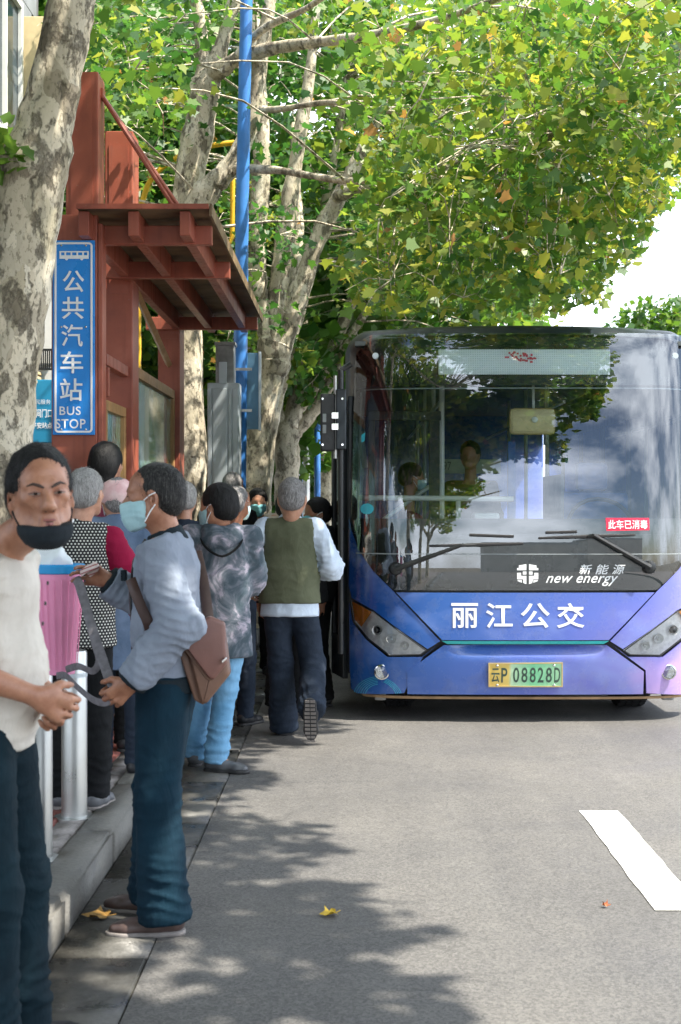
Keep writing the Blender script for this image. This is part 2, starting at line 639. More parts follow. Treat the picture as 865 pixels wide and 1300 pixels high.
# gutter slabs and kerb stones, each a piece of its own
gutter = tag(MB().box(-1.0, -0.685, -60, 300, -0.04, -0.006).build('gutter', M_GUTTER), kind='structure')
def stone_mesh(name, w, l, h, bev, seed):
    rr = random.Random(seed)
    bm = bmesh.new()
    bmesh.ops.create_cube(bm, size=1.0)
    for v in bm.verts: v.co = Vector((v.co.x * w, v.co.y * l, v.co.z * h))
    bmesh.ops.bevel(bm, geom=bm.edges[:], offset=bev, segments=2, affect='EDGES')
    for v in bm.verts:
        v.co += Vector((rr.uniform(-1, 1), rr.uniform(-1, 1), rr.uniform(-1, 1))) * bev * 0.25
    me = bpy.data.meshes.new(name)
    bm.to_mesh(me)
    bm.free()
    me.polygons.foreach_set('use_smooth', [True] * len(me.polygons))
    return me
slabs = [stone_mesh('gutter_slab', 0.318, 0.992, 0.04, 0.006, k) for k in range(3)]
for me in slabs: me.materials.append(M_GUTTER)
for k in range(-3, 26):
    instance('slab', slabs[k % 3], Matrix.Translation((-0.841, 0.2 + k * 1.0 + 0.05, -0.018 + 0.0015 * (k % 3))), gutter)
kerb = tag(MB().box(-1.155, -1.012, -60, 300, -0.04, 0.12).build('kerb', M_KERB), kind='structure')
kst = [stone_mesh('kerb_stone', 0.165, 0.985, 0.20, 0.016, 10 + k) for k in range(3)]
kst2 = [stone_mesh('kerb_stone_short', 0.165, 0.485, 0.20, 0.014, 20 + k) for k in range(3)]
for me in kst + kst2: me.materials.append(M_KERB)
for k in range(-3, 8):
    instance('stone', kst[k % 3], Matrix.Translation((-1.082, 0.5 + k * 1.0, 0.042 + 0.002 * (k % 2))), kerb)
for k in range(36):
    instance('stone', kst2[k % 3], Matrix.Translation((-1.082 + 0.002 * (k % 2), 8.25 + k * 0.5, 0.042 + 0.003 * ((k * 7) % 3))), kerb)

# paving bricks in a running bond behind the kerb
bricks = [stone_mesh('paving_brick', 0.104, 0.212, 0.03, 0.005, 30 + k) for k in range(4)]
for i, me in enumerate(bricks): me.materials.append(M_BRICK_GREY if i == 3 else M_BRICK_RED)
nb = 0
for i in range(6):
    for j in range(48):
        x = -1.222 - i * 0.112
        y = 3.2 + j * 0.22 + (0.11 if i % 2 else 0)
        if y > 12 or nb >= 290: continue
        kind = 3 if (i % 6 == 0 or random.random() < 0.12) else random.randrange(3)
        instance('brick', bricks[kind], Matrix.Translation((x, y, 0.120 + random.uniform(0, 0.004))), pavement)
        nb += 1

# painted lane dashes
def dash(y0, y1, lab):
    bm = bmesh.new()
    x0, x1 = 1.135, 1.325
    n = 14
    L = [bm.verts.new((x0 + random.uniform(-.004, .004), y0 + (y1 - y0) * k / n, 0.004)) for k in range(n + 1)]
    Rr = [bm.verts.new((x1 + random.uniform(-.004, .004), y0 + (y1 - y0) * k / n, 0.004)) for k in range(n + 1)]
    for k in range(n): bm.faces.new((L[k], Rr[k], Rr[k + 1], L[k + 1]))
    me = bpy.data.meshes.new('lane_marking')
    bm.to_mesh(me); bm.free()
    o = link('lane_marking', me, M_PAINTWHITE)
    tag(o, kind='structure')
dash(5.30, 7.02, '')
dash(13.2, 15.2, '')
dash(-3, -1, '')

# fallen leaves
M_FALL = [simple('fallen leaf ' + n, c, 0.6, var=0.3, scale=40) for n, c in (('yellow', (0.55, 0.36, 0.02)), ('russet', (0.36, 0.10, 0.03)), ('ochre', (0.40, 0.22, 0.05)))]
LEAF_OUT = [(0, 0), (.26, -.05), (.52, .10), (.38, .27), (.62, .48), (.34, .54), (.20, .66), (0, 1.0), (-.20, .66), (-.34, .54), (-.62, .48), (-.38, .27), (-.52, .10), (-.26, -.05)]
def fallen(px, py, size, mi, lab, rot, z=0.006):
    Y = FPX * (CAMH - z) / (py - HY)
    p = P(px, py, Y)
    vs = [(x * size, y * size - size * .5, 0.012 * abs(x) * 2 + 0.006 * math.sin(9 * y + x * 5)) for x, y in LEAF_OUT]
    vs = [(x, y, zz + 0.002) for x, y, zz in vs]
    m = MB().add(vs, [tuple(range(len(vs)))])
    st = [Vector((0, -size * .5, 0.004)), Vector((0.01, -size * .8, 0.008))]
    me = m.tube(st, 0.0018, 5).mesh('fallen_leaf')
    me.transform(Matrix.Rotation(rot, 4, 'Z'))
    o = link('fallen_leaf', me, M_FALL[mi])
    o.location = (p.x, p.y, z)
    WL[o.name] = Vector(o.location)
    tag(o, lab, 'leaf', 'fallen leaves on the road and gutter')
fallen(416, 1161, 0.066, 0, 'bright yellow fallen leaf lying on the asphalt by the tree shadow', 1.9)
fallen(120, 1163, 0.10, 2, 'ochre fallen leaf in the gutter at the toe of the brown shoe', 1.4, 0.008)
fallen(768, 1150, 0.026, 1, 'russet fallen leaf beside the white lane dash', 0.7)
fallen(298, 886, 0.06, 0, 'small yellow leaf in the gutter against the kerb', 2.4, 0.008)

# ------------------------------------------------------------------ bus shelter
SX0, SX1 = -1.665, -1.475
sh = thing('bus_shelter', 'red steel bus shelter with tall columns and rusty flat roof on rafters', 'bus shelter', (-1.57, 9.6, 0.13))
def column(y0, y1, x0=SX0, x1=SX1, top=4.05):
    c = MB().box(x0, x1, y0, y1, 0.13, top, bev=0.008).build('column', M_RED, sh)
    MB().box(x0 - .03, x1 + .03, y0 - .03, y1 + .03, 0.125, 0.30, bev=0.01).build('plinth', M_RED, c)
    MB().box(x0 + .03, x1 - .03, y0 - .006, y0 + .01, 2.95, 3.95).build('cover_plate', M_RED, c)
column(8.30, 8.52)
column(9.62, 9.90)
column(12.28, 12.60)
# cross beams from the columns to the eave
for y in (8.20, 9.42, 12.20):
    MB().box(-1.76, -0.80, y, y + 0.06, 3.02, 3.13, bev=0.006).build('cross_beam', M_RED, sh)
for x in (-1.50, -1.22, -0.93):
    MB().box(x - .03, x + .03, 7.98, 12.50, 3.03, 3.168, bev=0.005).build('rafter', M_RED, sh)
rf = MB().box(-1.53, -0.79, 7.93, 12.58, 3.172, 3.186).build('roof_sheet', M_ROOF, sh)
MB().box(-0.788, -0.774, 7.93, 12.58, 3.13, 3.20).build('eave_strip', M_ROOF, rf)
MB().box(-1.53, -0.79, 7.914, 7.928, 3.168, 3.196).build('front_strip', M_RED, rf)
# tie rods from the first column's head down to the roof
for dx in (0.0, 0.035):
    MB().tube([(-1.485, 8.40 + dx, 3.96), (-0.985 + dx, 8.52, 3.19)], 0.0135, 8).build('tie_rod', M_RED, sh, True)
for x, y, z in ((-1.49, 8.42, 3.95), (-0.97, 8.52, 3.195)):
    MB().box(x - .03, x + .03, y - .04, y + .04, z - .03, z + .03, bev=0.004).build('bracket', M_RED, sh)
# side panel between the columns, with two glazed posters in ochre frames
M_POSTER = None
def poster_mat():
    m = NM('bamboo poster')
    v = m.tc('Object', (1, 5, 1.6))
    st = m.noise(v, 3.2, 6, 0.7, 1.5)
    z = m.sep(m.tc())[2]
    base = m.ramp(st, [(0.28, (0.02, 0.10, 0.07)), (0.42, (0.08, 0.24, 0.12)), (0.55, (0.25, 0.42, 0.30)), (0.66, (0.50, 0.62, 0.58)), (0.8, (0.20, 0.40, 0.45))])
    blot = m.ramp(m.noise(m.tc('Object', (1, 2, 2)), 2.0, 4), [(0.42, (0, 0, 0)), (0.6, (1, 1, 1))])
    m.set(Base_Color=m.mix(m.math('MULTIPLY', blot, 0.6), base, (0.33, 0.52, 0.62)), Roughness=0.12, Coat_Weight=0.6)
    return m.m
M_POSTER = poster_mat()
MB().box(-1.60, -1.53, 8.53, 9.61, 0.55, 1.10, bev=.004).build('lower_panel', M_RED, sh)
MB().box(-1.60, -1.53, 9.91, 12.27, 0.55, 1.00, bev=.004).build('lower_panel', M_RED, sh)
def poster(y0, y1, z0, z1, fr=0.075):
    p = MB().box(-1.585, -1.545, y0 + fr, y1 - fr, z0 + fr, z1 - fr).build('poster', M_POSTER, sh)
    m = MB()
    m.box(-1.62, -1.515, y0, y1, z1 - fr, z1, bev=.004)
    m.box(-1.62, -1.515, y0, y1, z0, z0 + fr, bev=.004)
    m.box(-1.62, -1.515, y0, y0 + fr, z0 + fr + .001, z1 - fr - .001, bev=.004)
    m.box(-1.62, -1.515, y1 - fr, y1, z0 + fr + .001, z1 - fr - .001, bev=.004)
    m.build('frame', M_OCHRE, p)
poster(8.80, 9.60, 1.12, 2.17, 0.065)
poster(9.93, 12.26, 1.02, 2.50)
m = MB()
m.box(-1.56, -1.50, 8.75, 9.60, 2.38, 2.45, bev=.004)
m.box(-1.56, -1.50, 8.80, 8.86, 2.19, 2.37, bev=.004)
m.build('rail', M_RED, sh)
MB().tube([(-1.52, 9.95, 3.05), (-1.56, 12.2, 2.72)], 0.03, 4).build('brace', M_OCHRE, sh)

# the bus-stop sign on the near column
sg = thing('bus_stop_sign', 'tall blue bus stop sign with white Chinese characters fixed to the red column', 'sign', (-1.58, 8.12, 1.9))
s0, s1 = P(67, 552, 8.1), P(120.5, 305, 8.1)
MB().box(s0.x - .01, s1.x + .012, 8.115, 8.17, s0.z - .9, s1.z + .15, bev=.006).build('back_board', M_RED, sg)
MB().box(s1.x + .015, s1.x + .04, 8.12, 8.25, 0.3, s1.z + .10, bev=.004).build('side_strip', M_RED, sg)
MB().box(s0.x, s1.x, 8.10, 8.112, s0.z, s1.z, bev=.002).build('panel', M_BLUESIGN, sg)
for qx in (s0.x + .05, s1.x - .05):
    for qz in (s0.z + .03, (s0.z + s1.z) / 2 + .06, s1.z - .03):
        MB().lathe([(.006, 0), (.006, -.003), (.002, -.005)], (qx, 8.0995, qz), 10, 0, 'Y').build('bolt', M_CHROME, sg)
def ring_xz(x0, x1, z0, z1, t, r, y, mat, name, parent, d=0.004):
    def rr(a0, a1, b0, b1, rad):
        pts = []
        for cx, cz, s in ((a1 - rad, b1 - rad, 0), (a0 + rad, b1 - rad, 90), (a0 + rad, b0 + rad, 180), (a1 - rad, b0 + rad, 270)):
            for k in range(6):
                a = R(s + 18 * k)
                pts.append((cx + rad * math.cos(a), cz + rad * math.sin(a)))
        return pts
    o, i = rr(x0, x1, z0, z1, r), rr(x0 + t, x1 - t, z0 + t, z1 - t, max(r - t, .001))
    n = len(o)
    vs = [(x, y, z) for x, z in o] + [(x, y, z) for x, z in i] + [(x, y + d, z) for x, z in o] + [(x, y + d, z) for x, z in i]
    fs = []
    for k in range(n):
        q = (k + 1) % n
        fs += [(k, q, n + q, n + k), (k, 2 * n + k, 2 * n + q, q), (n + k, n + q, 3 * n + q, 3 * n + k)]
    return MB().add(vs, fs).build(name, mat, parent)
ring_xz(s0.x + .012, s1.x - .012, s0.z + .012, s1.z - .012, .011, .022, 8.0955, M_WHITE, 'border', sg)
def sign_text(body, a, b, c, d, **kw):
    p, q = P(a, d, 8.1), P(b, c, 8.1)
    text_xz(body, p.x, q.x, p.z, q.z, 8.095, M_WHITE, sg, **kw)
for ch, a, b, c, d in (('公', 80, 107.5, 343.5, 371), ('共', 79, 107, 377, 405), ('汽', 78.5, 105.5, 412, 440), ('车', 77, 106, 446, 474), ('站', 76.5, 105, 480.5, 509)):
    sign_text(ch, a, b, c, d, bold=0.012)
sign_text('BUS', 76, 103, 516, 527, bold=0.012, spacing=1.1)
sign_text('STOP', 71, 109, 532, 544, bold=0.012, spacing=1.1)
# little bus pictogram
pic = MB()
a, b = P(76, 330, 8.1), P(113, 319, 8.1)
def pbox(x0, x1, z0, z1): pic.box(x0, x1, 8.094, 8.0975, z0, z1)
w, h = b.x - a.x, b.z - a.z
pbox(a.x, b.x, a.z + h * .12, a.z + h * .52)
pbox(a.x, b.x, a.z + h * .86, b.z)
for k, u in enumerate((0.0, .17, .38, .58, .78, .95)):
    pbox(a.x + w * u, a.x + w * (u + .055), a.z + h * .521, a.z + h * .859)
for u in (.24, .76):
    pic.lathe([(h * .16, 0), (h * .16, .004)], (a.x + w * u, 8.0935, a.z + h * .10), 12, 0, 'Y')
pic.build('pictogram', M_WHITE, sg)

# ------------------------------------------------------------------ steel bollards on the kerb
def bollard(y, x, top, lab, r=0.057):
    b = thing('bollard', lab, 'bollard', (x, y, 0.13), 'steel bollards along the kerb')
    MB().lathe([(r, 0.0), (r, top - .145), (r * .93, top - .135), (r * .6, top - .131)], (x, y, 0.13), 24).build('post', M_STEEL, b, True)
    MB().lathe([(r * 1.6, 0), (r * 1.6, 0.008), (r * 1.03, 0.012), (r * 1.03, 0.03)], (x, y, 0.128), 24).build('base_plate', M_STEEL, b, True)
    MB().lathe([(r * 1.012, 0), (r * 1.012, .018)], (x, y, top - .12), 24).build('collar', M_GREYCAB, b, True)
bollard(5.55, -1.222, 0.86, 'steel bollard under the pink basket, nearest the man in the beige shirt')
bollard(6.30, -1.225, 0.875, 'steel bollard behind the grey strap, beside the dotted vest')
bollard(10.9, -1.10, 0.86, 'far steel bollard beyond the tie-dye coat by the kerb')
bollard(12.3, -1.12, 0.86, 'farthest steel bollard, half hidden by the walking man')

# ------------------------------------------------------------------ blue pole, its boxes, the cabinet, the yellow pipe
bp = thing('street_pole', 'tall blue steel pole rising between the shelter and the plane trees', 'pole', (P(303, 640, 13).x, 13, 0.13))
pts = [P(300, 832, 13), P(303, 640, 13), P(308, 250, 13), P(313, 0, 13), P(318, -330, 13)]
MB().tube(pts, [0.078, 0.068, 0.060, 0.056, 0.052], 16).build('shaft', M_BLUEPOLE, bp, True)
bx = P(303, 832, 13)
MB().lathe([(0.17, 0), (0.17, 0.03), (0.10, 0.05)], (bx.x - .02, 13, 0.128), 16).build('base_plate', M_BLUEPOLE, bp)
MB().tube([P(318, -330, 13), P(330, -360, 13) + Vector((.3, 0, .1)), P(345, -365, 13) + Vector((1.2, 0, .15))], 0.04, 10).build('lamp_arm', M_BLUEPOLE, bp, True)
sb = thing('side_sign', 'blue and grey sign panel seen edge-on, clamped to the blue pole', 'sign', P(320, 500, 13))
a, b = P(309, 545, 13), P(331, 448, 13)
MB().box(a.x + .02, b.x, 13.0, 13.03, a.z, b.z, bev=.004).build('panel', simple('sign back blue grey', (0.10, 0.22, 0.33), 0.45, 0.2, var=.3, scale=4), sb)
MB().box(b.x - .018, b.x + .004, 12.985, 13.05, a.z - .01, b.z + .01, bev=.003).build('edge_strip', M_GREYCAB, sb)
for y in (470, 522):
    q = P(318, y, 13)
    MB().box(q.x - .14, q.x + .02, 12.90, 12.93, q.z - .012, q.z + .012).build('clamp', M_STEEL, sb)

cb = thing('utility_cabinet', 'tall grey aluminium cabinet standing in front of the blue pole', 'cabinet', (P(284, 640, 12.6).x, 12.6, 0.13))
a, b = P(263.5, 700, 12.6), P(304, 486, 12.6)
MB().box(a.x, b.x, 12.6, 12.85, 0.14, b.z, bev=.012).build('body', M_GREYCAB, cb)
for u, w2 in ((.02, .12), (.17, .45), (.66, .10), (.80, .16)):
    MB().box(a.x + (b.x - a.x) * u, a.x + (b.x - a.x) * (u + w2), 12.585, 12.605, 0.3, b.z - .05, bev=.005).build('rib', M_GREYCAB, cb)
a, b = P(274, 488, 12.65), P(297.5, 437, 12.65)
mb_ = MB().box(a.x, b.x, 12.65, 12.82, a.z, b.z, bev=.012).build('top_box', M_GREYCAB2, cb)
MB().box(a.x + .03, a.x + .10, 12.635, 12.655, a.z, a.z + .2, bev=.004).build('cable_cover', M_GREYCAB, mb_)
MB().box(a.x - .01, b.x + .012, 12.63, 12.84, b.z - .01, b.z + .02, bev=.006).build('hood', M_GREYCAB2, mb_)

yp = thing('yellow_pipe', 'curved yellow pipe frame arching behind the shelter roof', 'pipe', P(235, 260, 14))
pts = catmull([P(176, 300, 14), P(180, 262, 14), P(192, 228, 14), P(220, 203, 14), P(258, 187, 14), P(298, 181, 14)], 6)
MB().tube(pts, 0.028, 10).build('arch', M_YELLOW, yp, True)
MB().tube([P(296, 186, 14), P(295, 300, 14), P(292, 309, 14), P(280, 302, 14)], 0.024, 10).build('upright', M_YELLOW, yp, True)
MB().tube([P(176, 300, 14), Vector((P(176, 300, 14).x, 14, 0.13))], 0.028, 10).build('leg', M_YELLOW, yp, True)

for px, Y, r, top, mat, lab in ((403, 25, .055, 545, M_BLUEPOLE, 'thin bright blue post in the distance beside the bus mirror'), (389, 28, .07, 557, M_STEEL, 'pale grey post in the distance behind the walking man'), (388.5, 34, .09, 465, M_BLUEPOLE, 'distant blue post with a round cap among the leaves')):
    t = thing('street_post', lab, 'post', (P(px, 640, Y).x, Y, 0.13))
    q = P(px, top, Y)
    MB().lathe([(r * 1.1, 0), (r, .4), (r, q.z - .13)], (q.x, Y, 0.13), 12).build('shaft', mat, t, True)
    MB().lathe([(r * 1.0, 0), (r * 1.9, .06), (r * 1.9, .2), (r * .6, .32), (0.01, .35)], (q.x, Y, q.z), 12).build('cap', mat, t, True)

# ------------------------------------------------------------------ buildings on the left
M_TILEWALL = simple('grey wall tile', (0.24, 0.25, 0.26), 0.6, var=0.12, scale=2)
M_FRAMEW = simple('white window frame', (0.68, 0.68, 0.64), 0.5, var=0.06)
M_CREAM = simple('cream board', (0.62, 0.50, 0.28), 0.6, var=0.1)
M_DARKGLASS = simple('dark window glass', (0.03, 0.05, 0.06), 0.08, var=0.3, scale=2)
bl = thing('tiled_building', 'grey tiled building with white framed window behind the plane trunk', 'building', (-5, 13, 0.1))
FX = -3.65
MB().box(-11, FX, 6, 16.6, 0.0, 9.5).build('wall', simple('tile joint', (0.12, .12, .12), .9), bl)
tile = MB().box(0, .012, -.245, .245, -.115, .115, bev=.004).mesh('wall_tile')
tile.materials.append(M_TILEWALL)
cnt = 0
for k in range(26):
    for j in range(8):
        y, z = 12.7 + j * .5 + (.25 if k % 2 else 0), 3.4 + k * .24
        if y + .245 > 16.6 or (14.0 < y < 15.6 and 5.2 < z < 7.1): continue
        instance('tile', tile, Matrix.Translation((FX + .002, y, z)), bl)
def win(y0, y1, z0, z1, frame=M_FRAMEW):
    w_ = MB().box(FX - .05, FX + .02, y0, y1, z0, z1).build('window', M_DARKGLASS, bl)
    m = MB()
    for a, b, c, d in ((y0, y1, z1 - .07, z1), (y0, y1, z0, z0 + .07), (y0, y0 + .07, z0 + .071, z1 - .071), (y1 - .07, y1, z0 + .071, z1 - .071), ((y0 + y1) / 2 - .03, (y0 + y1) / 2 + .03, z0 + .071, z1 - .071)):
        m.box(FX + .021, FX + .07, a, b, c, d, bev=.005)
    m.build('frame', frame, w_)
    MB().box(FX + .02, FX + .14, y0 - .08, y1 + .08, z0 - .07, z0 - .002).build('sill', M_FRAMEW, w_)
win(14.05, 15.55, 5.35, 7.0)
MB().box(FX + .02, FX + .42, 15.65, 15.72, 5.35, 6.9, bev=.01).build('shutter', M_CREAM, bl)
MB().tube([(FX + .06, 15.1, 5.3), (FX + .06, 15.1, 3.0)], .03, 8).build('drain_pipe', M_FRAMEW, bl)
MB().tube([(FX + .1, 12.8, 5.2), (FX + .08, 14.0, 4.72), (FX + .1, 15.4, 4.5)], .012, 6).build('cable', M_BLACKP, bl)
MB().tube([(FX + .1, 12.8, 4.9), (FX + .08, 14.2, 4.55), (FX + .1, 15.8, 4.62)], .012, 6).build('cable', M_BLACKP, bl)

kb = thing('kiosk', 'white walled shop with a blue signboard behind the bus stop sign', 'shop', (-3.0, 13.2, 0.1))
q0, q1 = P(28, 760, 12.8), P(72, 312, 12.8)
MB().box(q0.x - 1.2, q1.x + .25, 12.9, 14.5, 0.13, q1.z).build('wall', simple('white render', (0.72, 0.72, 0.70), .8, var=.08), kb)
a, b = P(34, 562, 12.7), P(74, 482, 12.7)
bd = MB().box(a.x - .4, b.x + .1, 12.70, 12.78, a.z, b.z, bev=.006).build('signboard', M_TEALSIGN, kb)
def kt(body, x0, x1, y0, y1, **kw):
    p, q = P(x0, y1, 12.68), P(x1, y0, 12.68)
    text_xz(body, p.x, q.x, p.z, q.z, 12.694, M_WHITE, bd, **kw)
kt('便民服务', 38, 64, 507, 513)
kt('日间门口', 39, 66, 519, 530, bold=.02)
kt('平安站点', 40, 66, 536, 544, bold=.02)
for k in range(9):
    p = P(50 + k * 2.6, 468, 12.85)
    MB().tube([p, p + Vector((0, 0, .17))], .006, 5).build('baluster', M_BLACKP, kb)
a, b = P(47, 470, 12.85), P(75, 467, 12.85)
for dz in (0.0, .175):
    MB().box(a.x, b.x, 12.83, 12.87, a.z + dz, a.z + dz + .018).build('rail', M_BLACKP, kb)
for k in range(3):
    p = P(38, 473 + k * 6, 12.75)
    MB().box(p.x - .02, p.x + .08, 12.65, 12.9, p.z - .015, p.z + .008, bev=.003).build('ledge', M_CREAM, kb)

# a row of plain far buildings closing the street, seen through gaps
M_FARWALL = simple('far pale wall', (0.42, 0.40, 0.36), 0.8, var=.15, scale=.6)
def far_building(x0, x1, y, d, h, lab):
    t = thing('far_building', lab, 'building', ((x0 + x1) / 2, y, 0))
    MB().box(x0, x1, y, y + d, 0, h).build('wall', M_FARWALL, t)
    MB().box(x0 - .2, x1 + .2, y - .2, y + d, h + .002, h + .35).build('roof', M_GREYCAB2, t)
    me = MB().box(-.55, .55, -.05, .06, -.7, .7).mesh('window')
    me.materials.append(M_DARKGLASS)
    k = 0
    z = 1.6
    while z < h - 1:
        x = x0 + 1.2
        while x < x1 - 1 and k < 60:
            instance('window', me, Matrix.Translation((x, y - .03, z)), t)
            x += 2.2; k += 1
        z += 3
far_building(-16, -5, 62, 8, 7, 'pale far building beyond the end of the tree row')
far_building(17, 27, 58, 8, 6.5, 'pale far building behind the bus on the other side')
far_building(3.5, 13, -52, 8, 4.6, 'low pale house mirrored at the foot of the bus windscreen')
far_building(16, 30, -60, 8, 6.0, 'longer pale house mirrored at the right of the bus windscreen')
# ------------------------------------------------------------------ trees
LEAF14 = np.array([(x, y, 0.0) for x, y in LEAF_OUT])
LEAF14[:, 2] = 0.16 * np.abs(LEAF14[:, 0]) - 0.16 * (LEAF14[:, 1] - .35) ** 2
LEAF8 = np.array([(0, 0, 0), (.45, .05, .06), (.33, .30, .05), (.55, .5, .06), (0, 1, -.1), (-.55, .5, .06), (-.33, .30, .05), (-.45, .05, .06)])
LEAF4 = np.array([(0, -.05, 0), (.55, .42, .07), (0, 1, -.08), (-.55, .42, .07)])
M_LEAF = leaf_mat('plane leaf', (0.045, 0.135, 0.036), (0.13, 0.24, 0.045), (0.36, 0.37, 0.070), (0.52, 0.27, 0.11), .52)
M_LEAF_FAR = leaf_mat('far leaf', (0.026, 0.090, 0.022), (0.055, 0.135, 0.024), (0.12, 0.20, 0.030), (0.28, 0.26, 0.05), .5)


def leaf_frames(n, spread=0.9, rng=RNG):
    "random leaf axes: the blade's normal mostly upwards, the tip hanging"
    nrm = rng.normal(0, 1, (n, 3)) * spread
    nrm[:, 2] += 1.0
    nrm /= np.linalg.norm(nrm, axis=1)[:, None]
    tip = rng.normal(0, 1, (n, 3))
    tip[:, 2] -= 0.5
    tip -= nrm * (tip * nrm).sum(1)[:, None]
    tip /= np.linalg.norm(tip, axis=1)[:, None]
    return np.cross(tip, nrm), tip, nrm


def leaves_mesh(name, pos, size, tint, tmpl, frames=None):
    n = len(pos)
    x, y, z = frames if frames is not None else leaf_frames(n)
    k = len(tmpl)
    v = pos[:, None, :] + size[:, None, None] * (tmpl[None, :, 0, None] * x[:, None, :] + tmpl[None, :, 1, None] * y[:, None, :] + tmpl[None, :, 2, None] * z[:, None, :])
    me = np_mesh(name, v.reshape(-1, 3), np.arange(n * k).reshape(n, k))
    a = me.attributes.new('tint', 'FLOAT', 'FACE')
    a.data.foreach_set('value', tint.astype(np.float32))
    return me


def limb(path, Y, sub=5, n=12, rough=0.10):
    "path: (px, py, radius in px[, distance])"
    pts = []
    for q in path:
        d = q[3] if len(q) > 3 else Y
        p = P(q[0], q[1], d)
        pts.append((p.x, p.y, p.z, q[2] / FPX * d))
    c = catmull(pts, sub)
    out, rad = [], []
    for i, q in enumerate(c):
        out.append(Vector(q[:3]) + Vector((random.uniform(-1, 1), random.uniform(-1, 1), 0)) * q[3] * rough)
        rad.append(max(.006, q[3] * (1 + random.uniform(-rough, rough))))
    return out, rad


class Tree:
    def __init__(s, name, label, base, group):
        s.t = thing(name, label, 'tree', base, group)
        s.nodes = []          # limb points twigs may start from
        s.tw = MB()
        s.clumps = []

    def trunk(s, path, Y, nm='trunk', n=14, rough=.10, sub=5, twig=True):
        pts, rad = limb(path, Y, sub, n, rough)
        m = MB().tube(pts, rad, n)
        # knobbly surface
        rr = random.Random(len(s.nodes))
        o = m.build(nm, M_BARK, s.t, True)
        if twig: s.nodes += [(p, r) for p, r in zip(pts, rad)]
        return o

    def crown(s, tmpl, mat, size=(.11, .19), dens=60, seed=1, twigs=True, loose=1.0, pick=0):
        rng = np.random.default_rng(seed)
        if not s.clumps: return
        P_, T_ = [], []
        for c, r, tint in s.clumps:
            n = int(dens * (r / .5) ** 2 * rng.uniform(.7, 1.2))
            d = rng.normal(0, 1, (n, 3))
            d /= np.linalg.norm(d, axis=1)[:, None]
            rad = r * rng.uniform(0.15, 1.0, n) ** .5 * loose
            p = np.array(c) + d * rad[:, None] * np.array([1, 1, .72])
            P_.append(p)
            T_.append(np.clip(tint + rng.normal(0, .17, n), 0, .93) * (rng.random(n) > .004) + 0.0)
            if twigs and s.nodes:
                best = min(s.nodes, key=lambda q: (q[0] - Vector(c)).length + (0 if q[0].z < c[2] + .3 else 1.0))
                a, b = best[0], Vector(c)
                L = (b - a).length
                if L < 2.4:
                    mid = a.lerp(b, .5) + Vector((rng.uniform(-.12, .12) * L, rng.uniform(-.12, .12) * L, .10 * L))
                    pts = [Vector(q) for q in catmull([a, mid, b], 3)]
                    r0 = min(best[1] * .5, .008 + .004 * L)
                    s.tw.tube(pts, [r0 + (.004 - r0) * k / (len(pts) - 1) for k in range(len(pts))], 4)
                for k in range(2):
                    e = b + Vector(rng.normal(0, 1, 3)).normalized() * r * .8
                    s.tw.tube([b, b.lerp(e, .5) + Vector((0, 0, .05)), e], [.006, .004, .002], 3, cap=False)
        pos = np.concatenate(P_)
        tint = np.concatenate(T_)
        aut = rng.random(len(tint)) < .007
        tint = np.where(aut, .99, tint)
        sz = rng.uniform(size[0], size[1], len(pos))
        keep = leaf_ok(pos)
        pos, tint, sz = pos[keep], tint[keep], sz[keep]
        fr = leaf_frames(len(pos), 0.9, rng)
        if pick:
            # the leaves that show largest are parts of their own
            px = CX + pos[:, 0] / pos[:, 1] * FPX
            py = HY - (pos[:, 2] - CAMH) / pos[:, 1] * FPX
            inv = (px > 0) & (px < 865) & (py > -5) & (py < 400) & (pos[:, 1] > 4)
            score = np.where(inv, sz / np.maximum(pos[:, 1], .1), 0)
            idx = np.argsort(-score)[:pick]
            cols = [leaves_mesh('leaf', np.zeros((1, 3)), np.ones(1), np.array([t]), LEAF14, (np.array([[1., 0, 0]]), np.array([[0, 1., 0]]), np.array([[0, 0, 1.]]))) for t in (.2, .42, .6, .78, .9, .99)]
            for me in cols: me.materials.append(mat)
            for i in idx:
                X, Yv, Z = (fr[k][i] * sz[i] for k in range(3))
                M = Matrix(((X[0], Yv[0], Z[0], pos[i][0]), (X[1], Yv[1], Z[1], pos[i][1]), (X[2], Yv[2], Z[2], pos[i][2]), (0, 0, 0, 1)))
                instance('leaf', cols[int(np.argmin(np.abs(np.array([.2, .42, .6, .78, .9, .99]) - tint[i])))], M, s.t)
            k = np.ones(len(pos), bool)
            k[idx] = False
            pos, tint, sz = pos[k], tint[k], sz[k]
            fr = tuple(f[k] for f in fr)
        me = leaves_mesh('crown', pos, sz, tint, tmpl, fr)
        o = link('crown', me, mat, s.t)
        o['kind'] = 'stuff'
        if s.tw.v:
            s.tw.build('branch', M_BARK, s.t, True)['kind'] = 'stuff'


SKY_X = np.array([620, 705, 765, 797, 822, 862, 890, 920, 980, 2000])
SKY_Y = np.array([430, 412, 385, 345, 290, 250, 200, 120, -60, -400])


def proj(pos):
    y = np.maximum(pos[:, 1], .05)
    return CX + pos[:, 0] / y * FPX, HY - (pos[:, 2] - CAMH) / y * FPX


def shade_edge(Y):
    "how far to the right the tree shade reaches on the road, X for a given Y (leaves whose shadow would pass it are trimmed away)"
    return np.interp(Y, [-30, -3, 1.5, 4.2, 5.2, 6.3, 7.4, 9.0, 10.0, 30], [-2.4, -2.4, .3, .34, .12, -.12, -.50, -.45, .35, .6])


